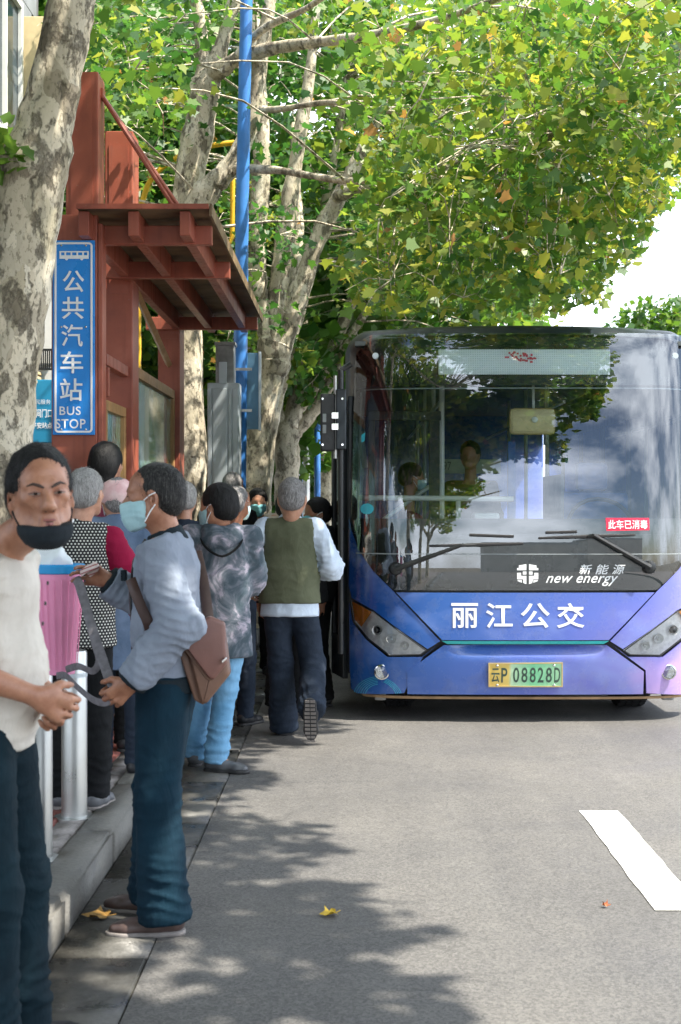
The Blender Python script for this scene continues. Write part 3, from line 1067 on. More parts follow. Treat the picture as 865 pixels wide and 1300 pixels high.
def leaf_ok(pos):
    px, py = proj(pos)
    front = pos[:, 1] > 1.0
    bad = front & (py > np.interp(px, SKY_X, SKY_Y) + 14 * np.sin(px * .11) + 10 * np.sin(px * .037 + 2)) & (px > 620) & (pos[:, 1] < 26)
    bad |= front & (px > 430) & (py > 398) & (pos[:, 1] < 20) & (pos[:, 1] > 3)     # clear of the bus roof
    bad |= front & (px < 335) & (px > 55) & (py > 150) & (pos[:, 1] < 13)           # clear of the shelter
    bad |= front & (px < 150) & (py > -10) & (pos[:, 1] < 8.6)                      # clear of the near trunk
    bad |= front & (px < 58) & (py < 165) & (py > -60) & (pos[:, 1] < 17)
    bad |= front & (px > 100) & (px < 600) & (py > 60) & (pos[:, 1] < 9.0)
    zz = np.maximum(pos[:, 2], 0)
    sx, sy = pos[:, 0] - zz * SUN.x / SUN.z, pos[:, 1] - zz * SUN.y / SUN.z
    bad |= (sx > shade_edge(sy) + .13 * np.sin(sy * 5.1) + .09 * np.sin(sy * 11.3 + 1)) & (pos[:, 1] < 24)  # crowns cut back to shape their shadow on the road
    return ~bad


GRP = 'plane trees along the pavement'
trees = []
# near trunk at the left edge
tA = Tree('plane_tree', 'big mottled plane trunk at the left edge, nearest of the trees', (P(-2, 985, 7.2).x, 7.2, 0.13), GRP)
tA.trunk([(-8, 1000, 66), (-4, 900, 52), (-8, 760, 47), (-6, 640, 46), (1, 520, 44), (16, 400, 43), (30, 300, 42), (45, 215, 43), (60, 150, 35), (78, 70, 31), (93, 0, 30), (112, -90, 27), (140, -200, 22), (190, -330, 16), (260, -460, 10)], 7.2, n=22, rough=.05, sub=4)
tA.trunk([(48, 215, 26), (22, 198, 18), (2, 190, 14), (-30, 165, 10), (-80, 110, 8)], 7.1, 'limb', rough=.08)
tA.trunk([(112, -90, 20), (60, -200, 15), (-40, -330, 11), (-160, -420, 7)], 7.2, 'limb')
tA.trunk([(140, -200, 16), (260, -270, 12, 6.8), (420, -330, 8, 6.2), (640, -380, 5, 5.6)], 7.2, 'limb')
# tree behind the shelter roof
tB = Tree('plane_tree', 'plane tree with dark flaking trunk rising just behind the shelter roof', (P(238, 820, 13.6).x, 13.6, 0.13), GRP)
tB.trunk([(236, 826, 32), (238, 700, 25), (238, 560, 23), (233, 400, 22), (236, 270, 20), (247, 190, 20), (257, 140, 19), (262, 108, 19), (268, 85, 15)], 13.6, n=16, rough=.07)
tB.trunk([(262, 112, 14), (257, 60, 9), (249, 0, 8), (236, -80, 7), (215, -190, 5)], 13.6, 'limb')
tB.trunk([(268, 95, 12), (287, 40, 9), (300, -10, 8), (318, -110, 6), (350, -260, 4)], 13.6, 'limb')
tB.trunk([(266, 98, 13), (300, 76, 9, 13.3), (345, 62, 8, 13), (400, 54, 7, 12.6), (470, 45, 6, 12), (545, 28, 5, 11.5), (640, -5, 4, 11), (720, -50, 3, 10.5)], 13.6, 'limb')
tB.trunk([(285, 92, 7, 13.3), (330, 40, 5, 13), (390, 10, 4, 12.4), (440, -25, 3, 12)], 13.6, 'limb')
tB.trunk([(238, 300, 19), (256, 252, 18), (283, 222, 14), (303, 195, 12), (320, 150, 11), (331, 80, 9), (343, 0, 8), (360, -120, 6)], 13.3, 'limb', rough=.08)
tB.trunk([(300, 214, 8, 13.2), (350, 216, 5, 13), (400, 224, 4.5, 12.6), (450, 230, 4.5, 12.2), (520, 224, 4, 11.8), (600, 199, 3, 11.4), (690, 180, 2, 11)], 13.2, 'limb')
tB.trunk([(331, 140, 6), (360, 138, 4, 13), (420, 130, 3.5, 12.5), (480, 140, 3, 12), (560, 150, 2, 11.5)], 13.2, 'limb')
# the forked cluster right of the pole
tD = Tree('plane_tree', 'forked plane tree with pale patches standing beside the blue pole', (P(322, 800, 16).x, 16, 0.13), GRP)
tD.trunk([(318, 800, 25), (320, 700, 20), (324, 620, 18), (329, 546, 17), (342, 493, 17), (348, 455, 21), (351, 430, 21)], 16, n=16, rough=.08)
tD.trunk([(346, 450, 14), (336, 400, 12), (327, 360, 11), (327, 300, 12), (330, 240, 12), (333, 180, 10), (330, 100, 8), (322, 0, 6), (316, -120, 4)], 16, 'limb', rough=.08)
tD.trunk([(350, 445, 16), (352, 390, 13), (358, 330, 12), (367, 260, 11), (378, 190, 9), (390, 120, 8), (398, 50, 6), (408, -60, 4)], 16, 'limb', rough=.08)
tD.trunk([(356, 445, 15), (374, 390, 13), (392, 335, 12), (412, 285, 11), (436, 240, 10), (460, 190, 8), (486, 140, 6), (516, 100, 5), (560, 50, 4), (620, 0, 3)], 16, 'limb', rough=.08)
tD.trunk([(428, 250, 8, 15.8), (470, 232, 7, 15), (520, 215, 6, 14), (580, 203, 4, 13), (650, 190, 3, 12)], 16, 'limb')
tD.trunk([(372, 370, 8, 16.4), (380, 290, 6, 16.6), (375, 220, 5, 16.8), (372, 150, 4, 17)], 16, 'limb')
tE = Tree('plane_tree', 'pale leaning plane trunk just behind the forked tree', (P(330, 760, 18.5).x, 18.5, 0.13), GRP)
tE.trunk([(328, 765, 15), (332, 680, 11), (337, 600, 10), (342, 550, 10), (352, 500, 10), (366, 440, 9), (384, 380, 8), (402, 300, 6), (425, 200, 5), (440, 100, 4)], 18.5, rough=.07)
tF = Tree('plane_tree', 'plane tree forking low behind the walking man, its limb leaning to the bus', (P(368, 760, 20.5).x, 20.5, 0.13), GRP)
tF.trunk([(365, 765, 19), (364, 690, 16), (364, 620, 15), (365, 570, 16), (365, 540, 14)], 20.5, n=14, rough=.08)
tF.trunk([(362, 550, 11), (352, 515, 7), (346, 480, 6), (350, 430, 5)], 20.5, 'limb')
tF.trunk([(366, 545, 12), (377, 520, 10), (393, 498, 9), (410, 470, 9), (424, 440, 8), (436, 410, 8), (452, 370, 7), (480, 320, 5), (520, 260, 4)], 20.5, 'limb')
tF.trunk([(372, 550, 10, 20.8), (392, 530, 9, 20.8), (412, 500, 8, 20.8), (432, 458, 7, 20.8), (446, 425, 6, 20.8), (470, 390, 5, 20.8)], 20.8, 'limb')
tF.trunk([(366, 535, 7), (374, 505, 7), (379, 470, 5), (385, 430, 5), (388, 380, 4)], 20.5, 'limb')
trees += [tA, tB, tD, tE, tF]
for px, Y, h, lab in ((415, 31, 5, 'small pale trunk in the distance between post and bus'), (402, 40, 6, 'thin far plane trunk beyond the pale grey post'), (427, 52, 7, 'farthest plane tree of the row, mostly hidden by the bus'), (300, 23, 7, 'plane tree hidden behind cabinet and pole')):
    t = Tree('plane_tree', lab, (P(px, 640, Y).x, Y, 0.13), GRP)
    k = 0.16 / Y * FPX
    gy = HY + (CAMH - .13) / Y * FPX
    t.trunk([(px - 3, gy, k * 1.3), (px - 2, 640, k), (px, 600, k * .95), (px + 2, HY - 1.6 / Y * FPX, k * .9), (px + 8, HY - 3.2 / Y * FPX, k * .7), (px + 14, HY - 5 / Y * FPX, k * .4)], Y, rough=.08)
    t.trunk([(px + 2, HY - 1.4 / Y * FPX, k * .7), (px + 30, HY - 2.3 / Y * FPX, k * .5), (px + 48, HY - 3.4 / Y * FPX, k * .3)], Y, 'limb')
    t.trunk([(px + 2, HY - 1.7 / Y * FPX, k * .6), (px - 24, HY - 2.8 / Y * FPX, k * .45), (px - 40, HY - 4.4 / Y * FPX, k * .3)], Y, 'limb')
    trees.append(t)

# canopy over the pavement and the road: clumps, each to its nearest tree
rng = np.random.default_rng(5)
heads = [(tA, Vector((-.4, 6.2, 6.5))), (tB, Vector((-.6, 12.0, 5.0))), (tD, Vector((.2, 15.2, 5.0))), (tE, Vector((.2, 18.6, 5.5))), (tF, Vector((.5, 21, 5.0)))]
n_ok = 0
for k in range(5200):
    x, y, z = rng.uniform(-4.8, 3.4), rng.uniform(4.2, 24), rng.uniform(3.0, 8.8)
    lowest = np.interp(y, [4, 8, 10, 14, 24], [5.6, 4.6, 3.55, 3.3, 3.0]) + max(0, -x - 1.5) * .25
    if z < lowest: continue
    if x < -2.0 and y < 12 and z < 5.2: continue
    c = np.array([[x, y, z]])
    if not leaf_ok(c)[0]: continue
    px, py = proj(c)
    if y > 8 and (py[0] < -420): continue
    if y > 8.6 and z > max(lowest + 1.3, CAMH + .375 * y): continue
    # clear of the forked trunks, which show from the ground to the top of the picture
    if 225 < px[0] < 470 and y < 16.5 and py[0] > 40 and rng.random() < .85: continue
    if 300 < px[0] < 640 and py[0] < 330 and y < 12.4 and rng.random() < .86: continue
    # loose: gaps where the sky shows; nearest crown's density set for its shade
    if rng.random() > ((.34 if x < 1.3 else .85) if y < 8.6 else (.30 if px[0] > 430 else .30)): continue
    t = min(heads, key=lambda h: (h[1] - Vector((x, y, z))).length)[0]
    tint = .22 + .22 * np.clip((px[0] - 330) / 420, 0, 1) + rng.normal(0, .17)
    t.clumps.append(((x, y, z), rng.uniform(.30, .58), tint))
    n_ok += 1
# a low fringe over the bus, near the road side, hanging from the limbs
for k in range(520):
    x, y = rng.uniform(.2, 2.9), rng.uniform(9.4, 13.5)
    px, py = rng.uniform(480, 860), rng.uniform(-40, 395)
    z = rng.uniform(3.0, 5.2)
    c = np.array([[x, y, z]])
    if not leaf_ok(c)[0] or rng.random() > .34: continue
    tB.clumps.append(((x, y, z), rng.uniform(.22, .45), .42 + rng.normal(0, .15)))
tA.crown(LEAF14, M_LEAF, (.07, .14), 85, 21, pick=60)
tB.crown(LEAF14, M_LEAF, (.04, .112), 118, 22, pick=300, loose=1.25)
tD.crown(LEAF14, M_LEAF, (.04, .112), 118, 23, pick=150, loose=1.25)
tE.crown(LEAF8, M_LEAF, (.09, .17), 72, 24)
tF.crown(LEAF8, M_LEAF, (.09, .17), 75, 25)

# a sprig on the near trunk
for c, r in (((-1.66, 7.0, 3.23), .12), ((-1.72, 6.95, 3.30), .10)):
    n = 14
    p = np.array(c) + RNG.normal(0, r * .6, (n, 3))
    o = link('leaf_sprig', leaves_mesh('leaf_sprig', p, RNG.uniform(.06, .1, n), RNG.uniform(.3, .6, n), LEAF8), M_LEAF, tA.t)
    o['kind'] = 'stuff'

# far trees' crowns
for i, (t, X, Y) in enumerate(((trees[5], -.5, 31), (trees[6], -.9, 40), (trees[7], -.3, 52), (trees[8], -2.2, 23))):
    for k in range(120):
        c = (X + rng.normal(0, 1.7), Y + rng.normal(0, 2.2), rng.uniform(2.6, 8.5))
        t.clumps.append((c, rng.uniform(.5, .95), .40 + rng.normal(0, .13)))
    t.crown(LEAF4, M_LEAF_FAR, (.16, .30), 42, 40 + i)

# trees on the pavement's inner side, and across the street
GR2 = 'background trees'
def plain_tree(X, Y, h, rad, lab, seed, tint=.35, low=.25, n=110, grp=GR2, dens=40):
    t = Tree('street_tree', lab, (X, Y, 0.1), grp)
    rr = random.Random(seed)
    def q(x, z, r, y=Y):
        return (CX + x / y * FPX, HY - (z - CAMH) / y * FPX, r / y * FPX, y)
    t.trunk([q(X, 0.05, .26), q(X + .05, 1.2, .2), q(X + .1, h * .35, .17), q(X - .1, h * .6, .11), q(X + .15, h * .85, .05)], Y)
    for k in range(4):
        a = rr.uniform(0, 6.28)
        t.trunk([q(X + .08, h * (.25 + .08 * k), .12), q(X + .5 * rad * math.cos(a), h * (.45 + .08 * k), .07, Y + .5 * rad * math.sin(a)), q(X + .9 * rad * math.cos(a), h * (.6 + .08 * k), .03, Y + .9 * rad * math.sin(a))], Y, 'limb')
    rg = np.random.default_rng(seed)
    for k in range(n):
        d = rg.normal(0, 1, 3)
        d /= np.linalg.norm(d)
        d *= rg.uniform(.3, 1) ** .5
        zc = h * (low + 1) / 2
        t.clumps.append(((X + d[0] * rad, Y + d[1] * rad, zc + d[2] * (h - h * low) / 2), rg.uniform(.45, .9), tint + rg.normal(0, .13)))
    t.crown(LEAF4, M_LEAF_FAR, (.14, .27), dens, seed)
    return t
plain_tree(-4.2, 18.5, 8.5, 2.4, 'leafy green tree behind the shelter roof', 61, .30, .18, 150)
plain_tree(-2.9, 24, 9, 2.3, 'leafy tree behind the grey cabinet', 62, .36, .15, 140)
plain_tree(-5.5, 29, 9, 3.0, 'bushy tree deep behind the red columns', 63, .33, .12, 140)
plain_tree(-2.0, 38, 8, 3.0, 'bright green bushy tree closing the view between trunks', 64, .42, .10, 150)
plain_tree(0.2, 62, 9, 4.0, 'broad tree at the end of the street', 65, .45, .08, 150)
plain_tree(10.6, 46, 8.3, 2.2, 'round tree peeping over the bus roof at the right', 66, .5, .2, 90)
# behind the photographer: the row goes on, and shades the road
def row_tree(Y, seed, lab, pts, n):
    t = Tree('plane_tree', lab, (-1.9, Y, 0.13), GRP)
    m = MB()
    base = Vector((-1.9, Y, .1))
    for path, r0, r1 in pts:
        pp = [base + Vector(p) for p in path]
        c = [Vector(p) for p in catmull(pp, 4)]
        rad = [r0 + (r1 - r0) * k / (len(c) - 1) for k in range(len(c))]
        MB().tube(c, rad, 12).build('trunk' if r0 > .2 else 'limb', M_BARK, t.t, True)
        t.nodes += list(zip(c, rad))
    rg = np.random.default_rng(seed)
    for k in range(n):
        c = (rg.uniform(-5.5, 4.2), Y + rg.uniform(-4.5, 5.0), rg.uniform(4.4, 9.5))
        if not leaf_ok(np.array([c]))[0]: continue
        if c[1] > 4.3: continue
        if rg.random() > .80 or c[2] > 8.2: continue
        t.clumps.append((c, rg.uniform(.4, .75), .45 + rg.normal(0, .12)))
    t.crown(LEAF4, M_LEAF, (.13, .24), 60, seed)
PB = [(((0, 0, 0), (.1, .1, 2), (.3, .2, 4.2), (.2, .5, 6.5)), .25, .10), (((.2, .1, 3), (1.4, .6, 4.6), (3.2, 1.2, 6.2), (5.0, 1.8, 7.0)), .16, .03), (((.2, .1, 3.4), (-1.2, -.6, 5), (-2.6, -1.2, 6.6)), .14, .03), (((.25, .2, 3.8), (1.0, -1.6, 5.4), (2.4, -3.0, 6.8)), .13, .03)]
row_tree(0.5, 71, 'plane tree of the row standing left behind the viewpoint', PB, 800)
row_tree(-8, 72, 'next plane tree of the row farther behind the viewpoint', PB, 380)
row_tree(-17, 73, 'last plane tree of the row behind the viewpoint', PB, 300)
# ------------------------------------------------------------------ the bus
BX, BHW = 1.232, 1.27


def Yf(x, z):
    u = min(1.0, abs(x - BX) / BHW)
    return 9.82 + .06 * u ** 2 + .30 * u ** 9 + .078 * max(0.0, z - .95) ** 2 + .22 * max(0.0, .72 - z) ** 2 + .30 * max(0, z - 2.55) ** 2


def bpx(px, py):
    "photo pixel on the bus front -> (x, z)"
    Y = 9.9
    for _ in range(6):
        p = P(px, py, Y)
        Y = Yf(p.x, p.z)
    return p.x, p.z


def patch(poly, off=0.0, thick=0.02, grid=.06, yo=None, px=True, jit=None):
    "a panel of the front: outline in photo pixels (or x,z), bent to the front's curve, off metres proud, with thickness"
    pts = [bpx(*q) for q in poly] if px else poly
    bm = bmesh.new()
    vs = [bm.verts.new((x, 0, z)) for x, z in pts]
    bm.faces.new(vs)
    bmesh.ops.triangulate(bm, faces=bm.faces[:])
    xs, zs = [p[0] for p in pts], [p[1] for p in pts]
    for ax, lo, hi in ((0, min(xs), max(xs)), (2, min(zs), max(zs))):
        k = math.ceil(lo / grid) * grid
        while k < hi:
            no, co = [0, 0, 0], [0, 0, 0]
            no[ax], co[ax] = 1, k
            bmesh.ops.bisect_plane(bm, geom=bm.verts[:] + bm.edges[:] + bm.faces[:], dist=1e-5, plane_co=co, plane_no=no)
            k += grid
    for v in bm.verts:
        v.co.y = Yf(v.co.x, v.co.z) - off + (yo(v.co.x, v.co.z) if yo else 0)
    if thick:
        be = [e for e in bm.edges if e.is_boundary]
        r = bmesh.ops.extrude_edge_only(bm, edges=be)
        for v in r['geom']:
            if isinstance(v, bmesh.types.BMVert): v.co.y += thick
    bmesh.ops.recalc_face_normals(bm, faces=bm.faces)
    c = [f for f in bm.faces if abs(f.normal.y) > .5]
    if c and sum(f.normal.y for f in c) > 0:
        bmesh.ops.reverse_faces(bm, faces=bm.faces)
    me = bpy.data.meshes.new('panel')
    bm.to_mesh(me)
    bm.free()
    try:
        me.polygons.foreach_set('use_smooth', [True] * len(me.polygons))
        me.set_sharp_from_angle(angle=R(35))
    except Exception:
        pass
    return me


def mir(poly): return [(1334 - x, y) for x, y in poly][::-1]


def paint_mat():
    m = NM('bus livery')
    v = m.tc()
    s = m.sep(v)
    x = m.math('MULTIPLY', m.math('SUBTRACT', s[0], -1.28), 1 / 2.6)
    z = s[2]
    n = m.noise(v, 1.6, 4, .5)
    f = m.math('ADD', m.math('ADD', x, m.math('MULTIPLY', m.math('SUBTRACT', n, .5), .35)), m.math('MULTIPLY', m.math('SUBTRACT', .85, z), .28))
    col = m.ramp(f, [(0.0, (0.006, 0.052, 0.24)), (0.22, (0.016, 0.105, 0.40)), (0.48, (0.06, 0.135, 0.47)), (0.72, (0.10, 0.15, 0.52)), (0.93, (0.20, 0.19, 0.54)), (1.0, (0.42, 0.29, 0.60))])
    blot = m.ramp(m.noise(m.tc('Object', (1, 1, 1.8)), 2.6, 3), [(.5, (0, 0, 0)), (.75, (1, 1, 1))])
    col = m.mix(m.math('MULTIPLY', blot, .4), col, (0.26, 0.36, 0.72))
    grime = m.ramp(m.noise(v, 7, 8, .7), [(.5, (0, 0, 0)), (.8, (1, 1, 1))])
    col = m.mix(m.math('MULTIPLY', grime, .28), col, (.20, .19, .18))
    m.set(Base_Color=col, Roughness=m.ramp(grime, [(0, (.25,) * 3), (1, (.5,) * 3)]), Coat_Weight=.7, Coat_Roughness=.09)
    m.bump(m.noise(v, 5, 2), .05, .02)
    return m.m


M_BUS = paint_mat()
M_MASK = simple('black front mask', (0.012, 0.015, 0.018), .3, var=.3, scale=3)
M_ROOFB = simple('dark bus roof', (0.008, 0.014, 0.020), .38, var=.3, scale=3)
M_WIND = glass_mat('windscreen', (.88, .96, .96), .10)
M_SIDEG = glass_mat('side window', (.30, .40, .40), .06)
M_INT = simple('bus interior grey', (0.10, 0.115, 0.12), .7, var=.15)
M_INTD = simple('bus interior dark', (0.025, 0.03, 0.032), .6, var=.2)
M_RAILW = simple('white handrail', (0.72, 0.74, 0.72), .35, var=.05)
M_SEAT = simple('blue seat', (0.02, 0.10, 0.36), .6, var=.2)
M_LAMPG = glass_mat('lamp glass', (.92, .94, .95), .06)
M_REFL = simple('lamp reflector', (0.86, 0.87, 0.88), .18, 0.0, var=.16, scale=34, bump=1.0, bscale=42, coat=.8)
M_AMBER = simple('amber lens', (1.0, 0.36, 0.03), .25, var=.15, scale=50, bump=.6, bscale=140, coat=.5)
M_TEAL = simple('teal strip', (0.01, 0.26, 0.28), .3, var=.1, coat=.5)
M_RUBSEAL = simple('seal', (0.02, 0.022, 0.025), .5)
M_SEALW = simple('pale seal', (0.26, 0.29, 0.30), .4)
M_STICK = simple('red sticker', (0.75, 0.02, 0.07), .5, var=.06)
M_CYAN = simple('cyan print', (0.06, 0.52, 0.68), .35, var=.12)
M_MIRC = simple('cream mirror back', (0.66, 0.53, 0.28), .4, var=.08)

bus = thing('bus', 'blue city bus standing at the stop with its front towards us', 'bus', (BX, 12, 0))
# shell: rounded section run back, front edge turned in
def section(hw, top, bot, r, n=8, drop=0.0):
    pts = [(-hw, bot), (-hw - .0, (bot + top) / 2)]
    for k in range(n + 1):
        a = R(180 - 90 * k / n)
        pts.append((-hw + r + r * math.cos(a), top - r * .8 + r * .8 * math.sin(a)))
    for q in range(1, 6):
        u = q / 6
        pts.append((-hw + r + (2 * hw - 2 * r) * u, top + .025 * math.sin(math.pi * u)))
    for k in range(n + 1):
        a = R(90 - 90 * k / n)
        pts.append((hw - r + r * math.cos(a), top - r * .8 + r * .8 * math.sin(a)))
    pts += [(hw, (bot + top) / 2), (hw, bot)]
    return pts
def shell(levels, lo, hi, mat_f, name, mat, parent):
    vs, fs, n = [], [], len(levels[0][1])
    for yf, pts in levels:
        for x, z in pts: vs.append((BX + x, yf(BX + x, z), z))
    mi = []
    for i in range(len(levels) - 1):
        for j in range(n - 1):
            fs.append((i * n + j, i * n + j + 1, (i + 1) * n + j + 1, (i + 1) * n + j))
    return MB().add(vs, fs).build(name, mat, parent, True)
TOPZ = 2.775
ft = lambda d: (lambda x, z: Yf(x, z) + d)
fl = lambda Y: (lambda x, z: Y)
roof_levels = []
for k, (hw, top, yy) in enumerate(((1.190, 2.700, ft(.0)), (1.222, 2.745, ft(.03)), (1.242, 2.775, ft(.09)), (1.262, 2.792, ft(.2)), (1.27, 2.80, fl(10.9)), (1.27, 2.80, fl(14)), (1.27, 2.80, fl(18.4)))):
    s_ = section(hw, top, 2.28, .18)[1:-1]
    s_[0] = (-hw, 2.28); s_[-1] = (hw, 2.28)
    roof_levels.append((yy, s_))
shell(roof_levels, 0, 0, None, 'roof', M_ROOFB, bus)
# sides below the windows, pillars, windows, rear
for sx in (-1, 1):
    xo = BX + sx * 1.27
    xi = BX + sx * 1.235
    a, b = min(xo, xi), max(xo, xi)
    y0 = 11.3 if sx < 0 else 10.16
    MB().box(a, b, y0, 18.4, .32, 1.22, bev=.01).build('side_panel', M_BUS, bus)
    wn = MB()
    for k in range(6):
        y = [11.3, 12.6, 13.9, 15.2, 16.5, 17.8][k]
        wn.box(a, b, y, y + .10, 1.222, 2.279)
    if sx > 0: wn.box(a, b, 10.18, 10.26, 1.222, 2.279)
    wn.build('pillar', M_ROOFB, bus)
    for k in range(5):
        y = [11.3, 12.6, 13.9, 15.2, 16.5][k]
        MB().box(BX + sx * 1.252 - .003, BX + sx * 1.252 + .003, y + .102, y + 1.298, 1.224, 2.277).build('side_window', M_SIDEG, bus)
    if sx > 0:
        MB().box(BX + sx * 1.252 - .003, BX + sx * 1.252 + .003, 10.262, 11.298, 1.224, 2.277).build('side_window', M_SIDEG, bus)
MB().box(BX - 1.27, BX + 1.27, 18.405, 18.48, .32, 2.79, bev=.02).build('rear_panel', M_BUS, bus)
MB().box(BX - 1.22, BX + 1.22, 10.35, 18.4, .30, .345).build('floor', M_INT, bus)
MB().box(BX - 1.20, BX + 1.20, 10.2, 18.4, 2.66, 2.69).build('ceiling', M_INT, bus)
MB().box(BX - 1.2, BX + 1.2, 10.45, 18.3, .22, .29).build('underbody', M_BLACKP, bus)
# front panels
LW = [(443, 655), (446, 672), (455, 697), (474, 725), (499, 750), (559, 814), (543, 824), (508, 800), (475, 775), (447, 759), (443, 745)]
LL = [(443.5, 763), (448, 790), (465, 812), (492, 834), (537, 834), (556, 819), (514, 851), (513, 880), (453, 880), (446, 874), (444, 850)]
FLAP = [(503, 752), (831, 752), (773, 812.5), (561.5, 812.5)]
BUMP = [(563.5, 819), (770.5, 819), (817.5, 852.5), (816.5, 881), (517.5, 881), (517, 852.5)]
def groove(x, z):
    z0 = CAMH - (819 - HY) / 182.5; z1 = CAMH - (838 - HY) / 182.5
    u = abs(x - BX) / .55
    if u > 1: return 0
    k = max(0, min(1, (z - z1) / (z0 - z1)))
    return .045 * k * k * (1 - u ** 6)
for poly, nm in ((LW, 'corner_panel'), (LL, 'bumper_corner')):
    patch_o = link(nm, patch(poly, .0, .03, .05), M_BUS, bus)
    patch_o = link(nm, patch(mir(poly), .0, .03, .05), M_BUS, bus)
fl_ = link('front_flap', patch(FLAP, .006, .03, .05), M_BUS, bus)
bu_ = link('bumper', patch(BUMP, .006, .03, .02, groove), M_BUS, bus)
link('teal_strip', patch([(561, 813.6), (773, 813.6), (766, 817.4), (568, 817.4)], .012, .02), M_TEAL, bus)
link('lower_lip', patch([(458, 880.3), (876, 880.3), (872, 884), (462, 884)], -.01, .03), simple('tan lip', (.30, .19, .10), .7, var=.3), bus)
# backing so the seams read dark
link('backing', patch([(446, 658), (888, 658), (889, 876), (445, 876)], -.075, .02, .06), M_BLACKP, bus)
# black mask behind the glass: top, sides, bottom
link('upper_mask', patch([(453, 452), (458, 434), (470, 427), (864, 427), (876, 434), (881, 452), (880, 492.5), (454, 492.5)], -.018, .02), M_MASK, bus)
link('lower_mask', patch([(446, 677.5), (888, 677.5), (878, 700), (858, 727), (833, 749), (501, 749), (476, 727), (456, 700)], -.018, .02), M_MASK, bus)
link('side_mask', patch([(449, 493), (459, 493), (455, 677), (445, 677)], -.018, .02), M_MASK, bus)
link('side_mask', patch(mir([(449, 493), (459, 493), (455, 677), (445, 677)]), -.018, .02), M_MASK, bus)
gl = link('windscreen', patch([(451, 454), (456, 434), (469, 426), (865, 426), (878, 434), (883, 454), (885, 560), (887, 655), (880, 697), (860, 725), (834, 749), (500, 749), (474, 725), (454, 697), (447, 655), (449, 560)], .004, .006, .05), M_WIND, bus)
# pale seal of the window opening
def strip(a, b, w, off, mat, name, parent):
    dx, dy = b[0] - a[0], b[1] - a[1]
    L = math.hypot(dx, dy)
    nx, ny = -dy / L * w / 2, dx / L * w / 2
    return link(name, patch([(a[0] + nx, a[1] + ny), (b[0] + nx, b[1] + ny), (b[0] - nx, b[1] - ny), (a[0] - nx, a[1] - ny)], off, .004), mat, parent)
for a, b, w in (((463, 495), (871, 495), 1.6), ((459, 498), (454, 672), 2.4), ((875, 498), (880, 672), 2.4)):
    strip(a, b, w, -.012, M_SEALW, 'seal', gl)
strip((452, 702), (882, 702), 1.2, .007, M_SEALW, 'seal', gl)
# destination display: a field of small pale cells
def display_mat():
    m = NM('dot display')
    v = m.tc()
    s = m.sep(v)
    gx = m.math('SINE', m.math('MULTIPLY', s[0], 2 * math.pi / .016))
    gz = m.math('SINE', m.math('MULTIPLY', s[2], 2 * math.pi / .016))
    g = m.math('MINIMUM', gx, gz)
    m.set(Base_Color=m.ramp(g, [(.0, (.85, .88, .9)), (.6, (.55, .6, .62))]), Roughness=.35)
    return m.m
link('destination_display', patch([(557, 443.5), (775, 443.5), (775, 475.5), (557, 475.5)], -.010, .02, .06), display_mat(), bus)
M_LED = simple('red display dots', (.62, .05, .10), .5)
dm = MB()
rr = random.Random(3)
for k in range(46):
    px = 642 + rr.random() * 38
    py = 445 + (px - 642) * .14 + rr.random() * 10
    x, z = bpx(px, py)
    y = Yf(x, z) + .006
    dm.box(x - .007, x + .007, y, y + .003, z - .006, z + .006)
dm.build('display_dots', M_LED, bpy.data.objects['destination_display'])
for px in (477, 857):
    x, z = bpx(px, 452)
    y = Yf(x, z)
    mk = MB().lathe([(.023, -.012), (.023, .004), (.018, -.016)], (x, y, z), 18, 0, 'Y').build('marker_lamp', M_GREYCAB, bus, True)
# lettering on the front
def text_front(body, x0, x1, y0, y1, off, mat, parent, name='lettering', **kw):
    me, co = text_mesh(body, **kw)
    ax, az = bpx(x0, y1)
    bx_, bz = bpx(x1, y0)
    out = np.zeros_like(co)
    for i, c in enumerate(co):
        x, z = ax + c[0] * (bx_ - ax), az + c[1] * (bz - az)
        out[i] = (x, Yf(x, z) - off, z)
    set_co(me, out)
    return link(name, me, mat, parent)
for ch, x0, x1 in (('丽', 573, 607), ('江', 617, 651), ('公', 661, 698), ('交', 707, 742)):
    text_front(ch, x0, x1, 765.5, 797, .009, M_WHITE, fl_, bold=.014)
for ch, x0, x1 in (('新', 735, 752), ('能', 756, 773), ('源', 777, 794)):
    text_front(ch, x0, x1, 716.5, 729, .0065, M_WHITE, gl, bold=.010, shear=.25)
text_front('new energy', 693, 785, 731, 744, .0065, M_WHITE, gl, bold=.006, shear=.42, spacing=1.05)
# maker's emblem: four quarters of a rounded block around a cross
em = []
def em_poly(u): return [(656 + 28 * a, 714.5 + 27.5 * b) for a, b in u]
for u in ([(.02, .46), (.20, .46), (.20, .60), (.44, .60), (.44, .98), (.30, .93), (.30, .76), (.02, .76)],
          [(.98, .46), (.80, .46), (.80, .60), (.56, .60), (.56, .98), (.70, .93), (.70, .76), (.98, .76)],
          [(.10, .12), (.44, .06), (.44, .34), (.02, .34), (.02, .24), (.10, .24)],
          [(.90, .12), (.56, .06), (.56, .34), (.98, .34), (.98, .24), (.90, .24)],
          [(.28, .40), (.44, .40), (.44, .54), (.28, .54)], [(.56, .40), (.72, .40), (.72, .54), (.56, .54)],
          [(.04, .80), (.24, .80), (.24, .92), (.04, .84)], [(.96, .80), (.76, .80), (.76, .92), (.96, .84)]):
    link('emblem', patch(em_poly(u), .0065, .002), M_WHITE, gl)
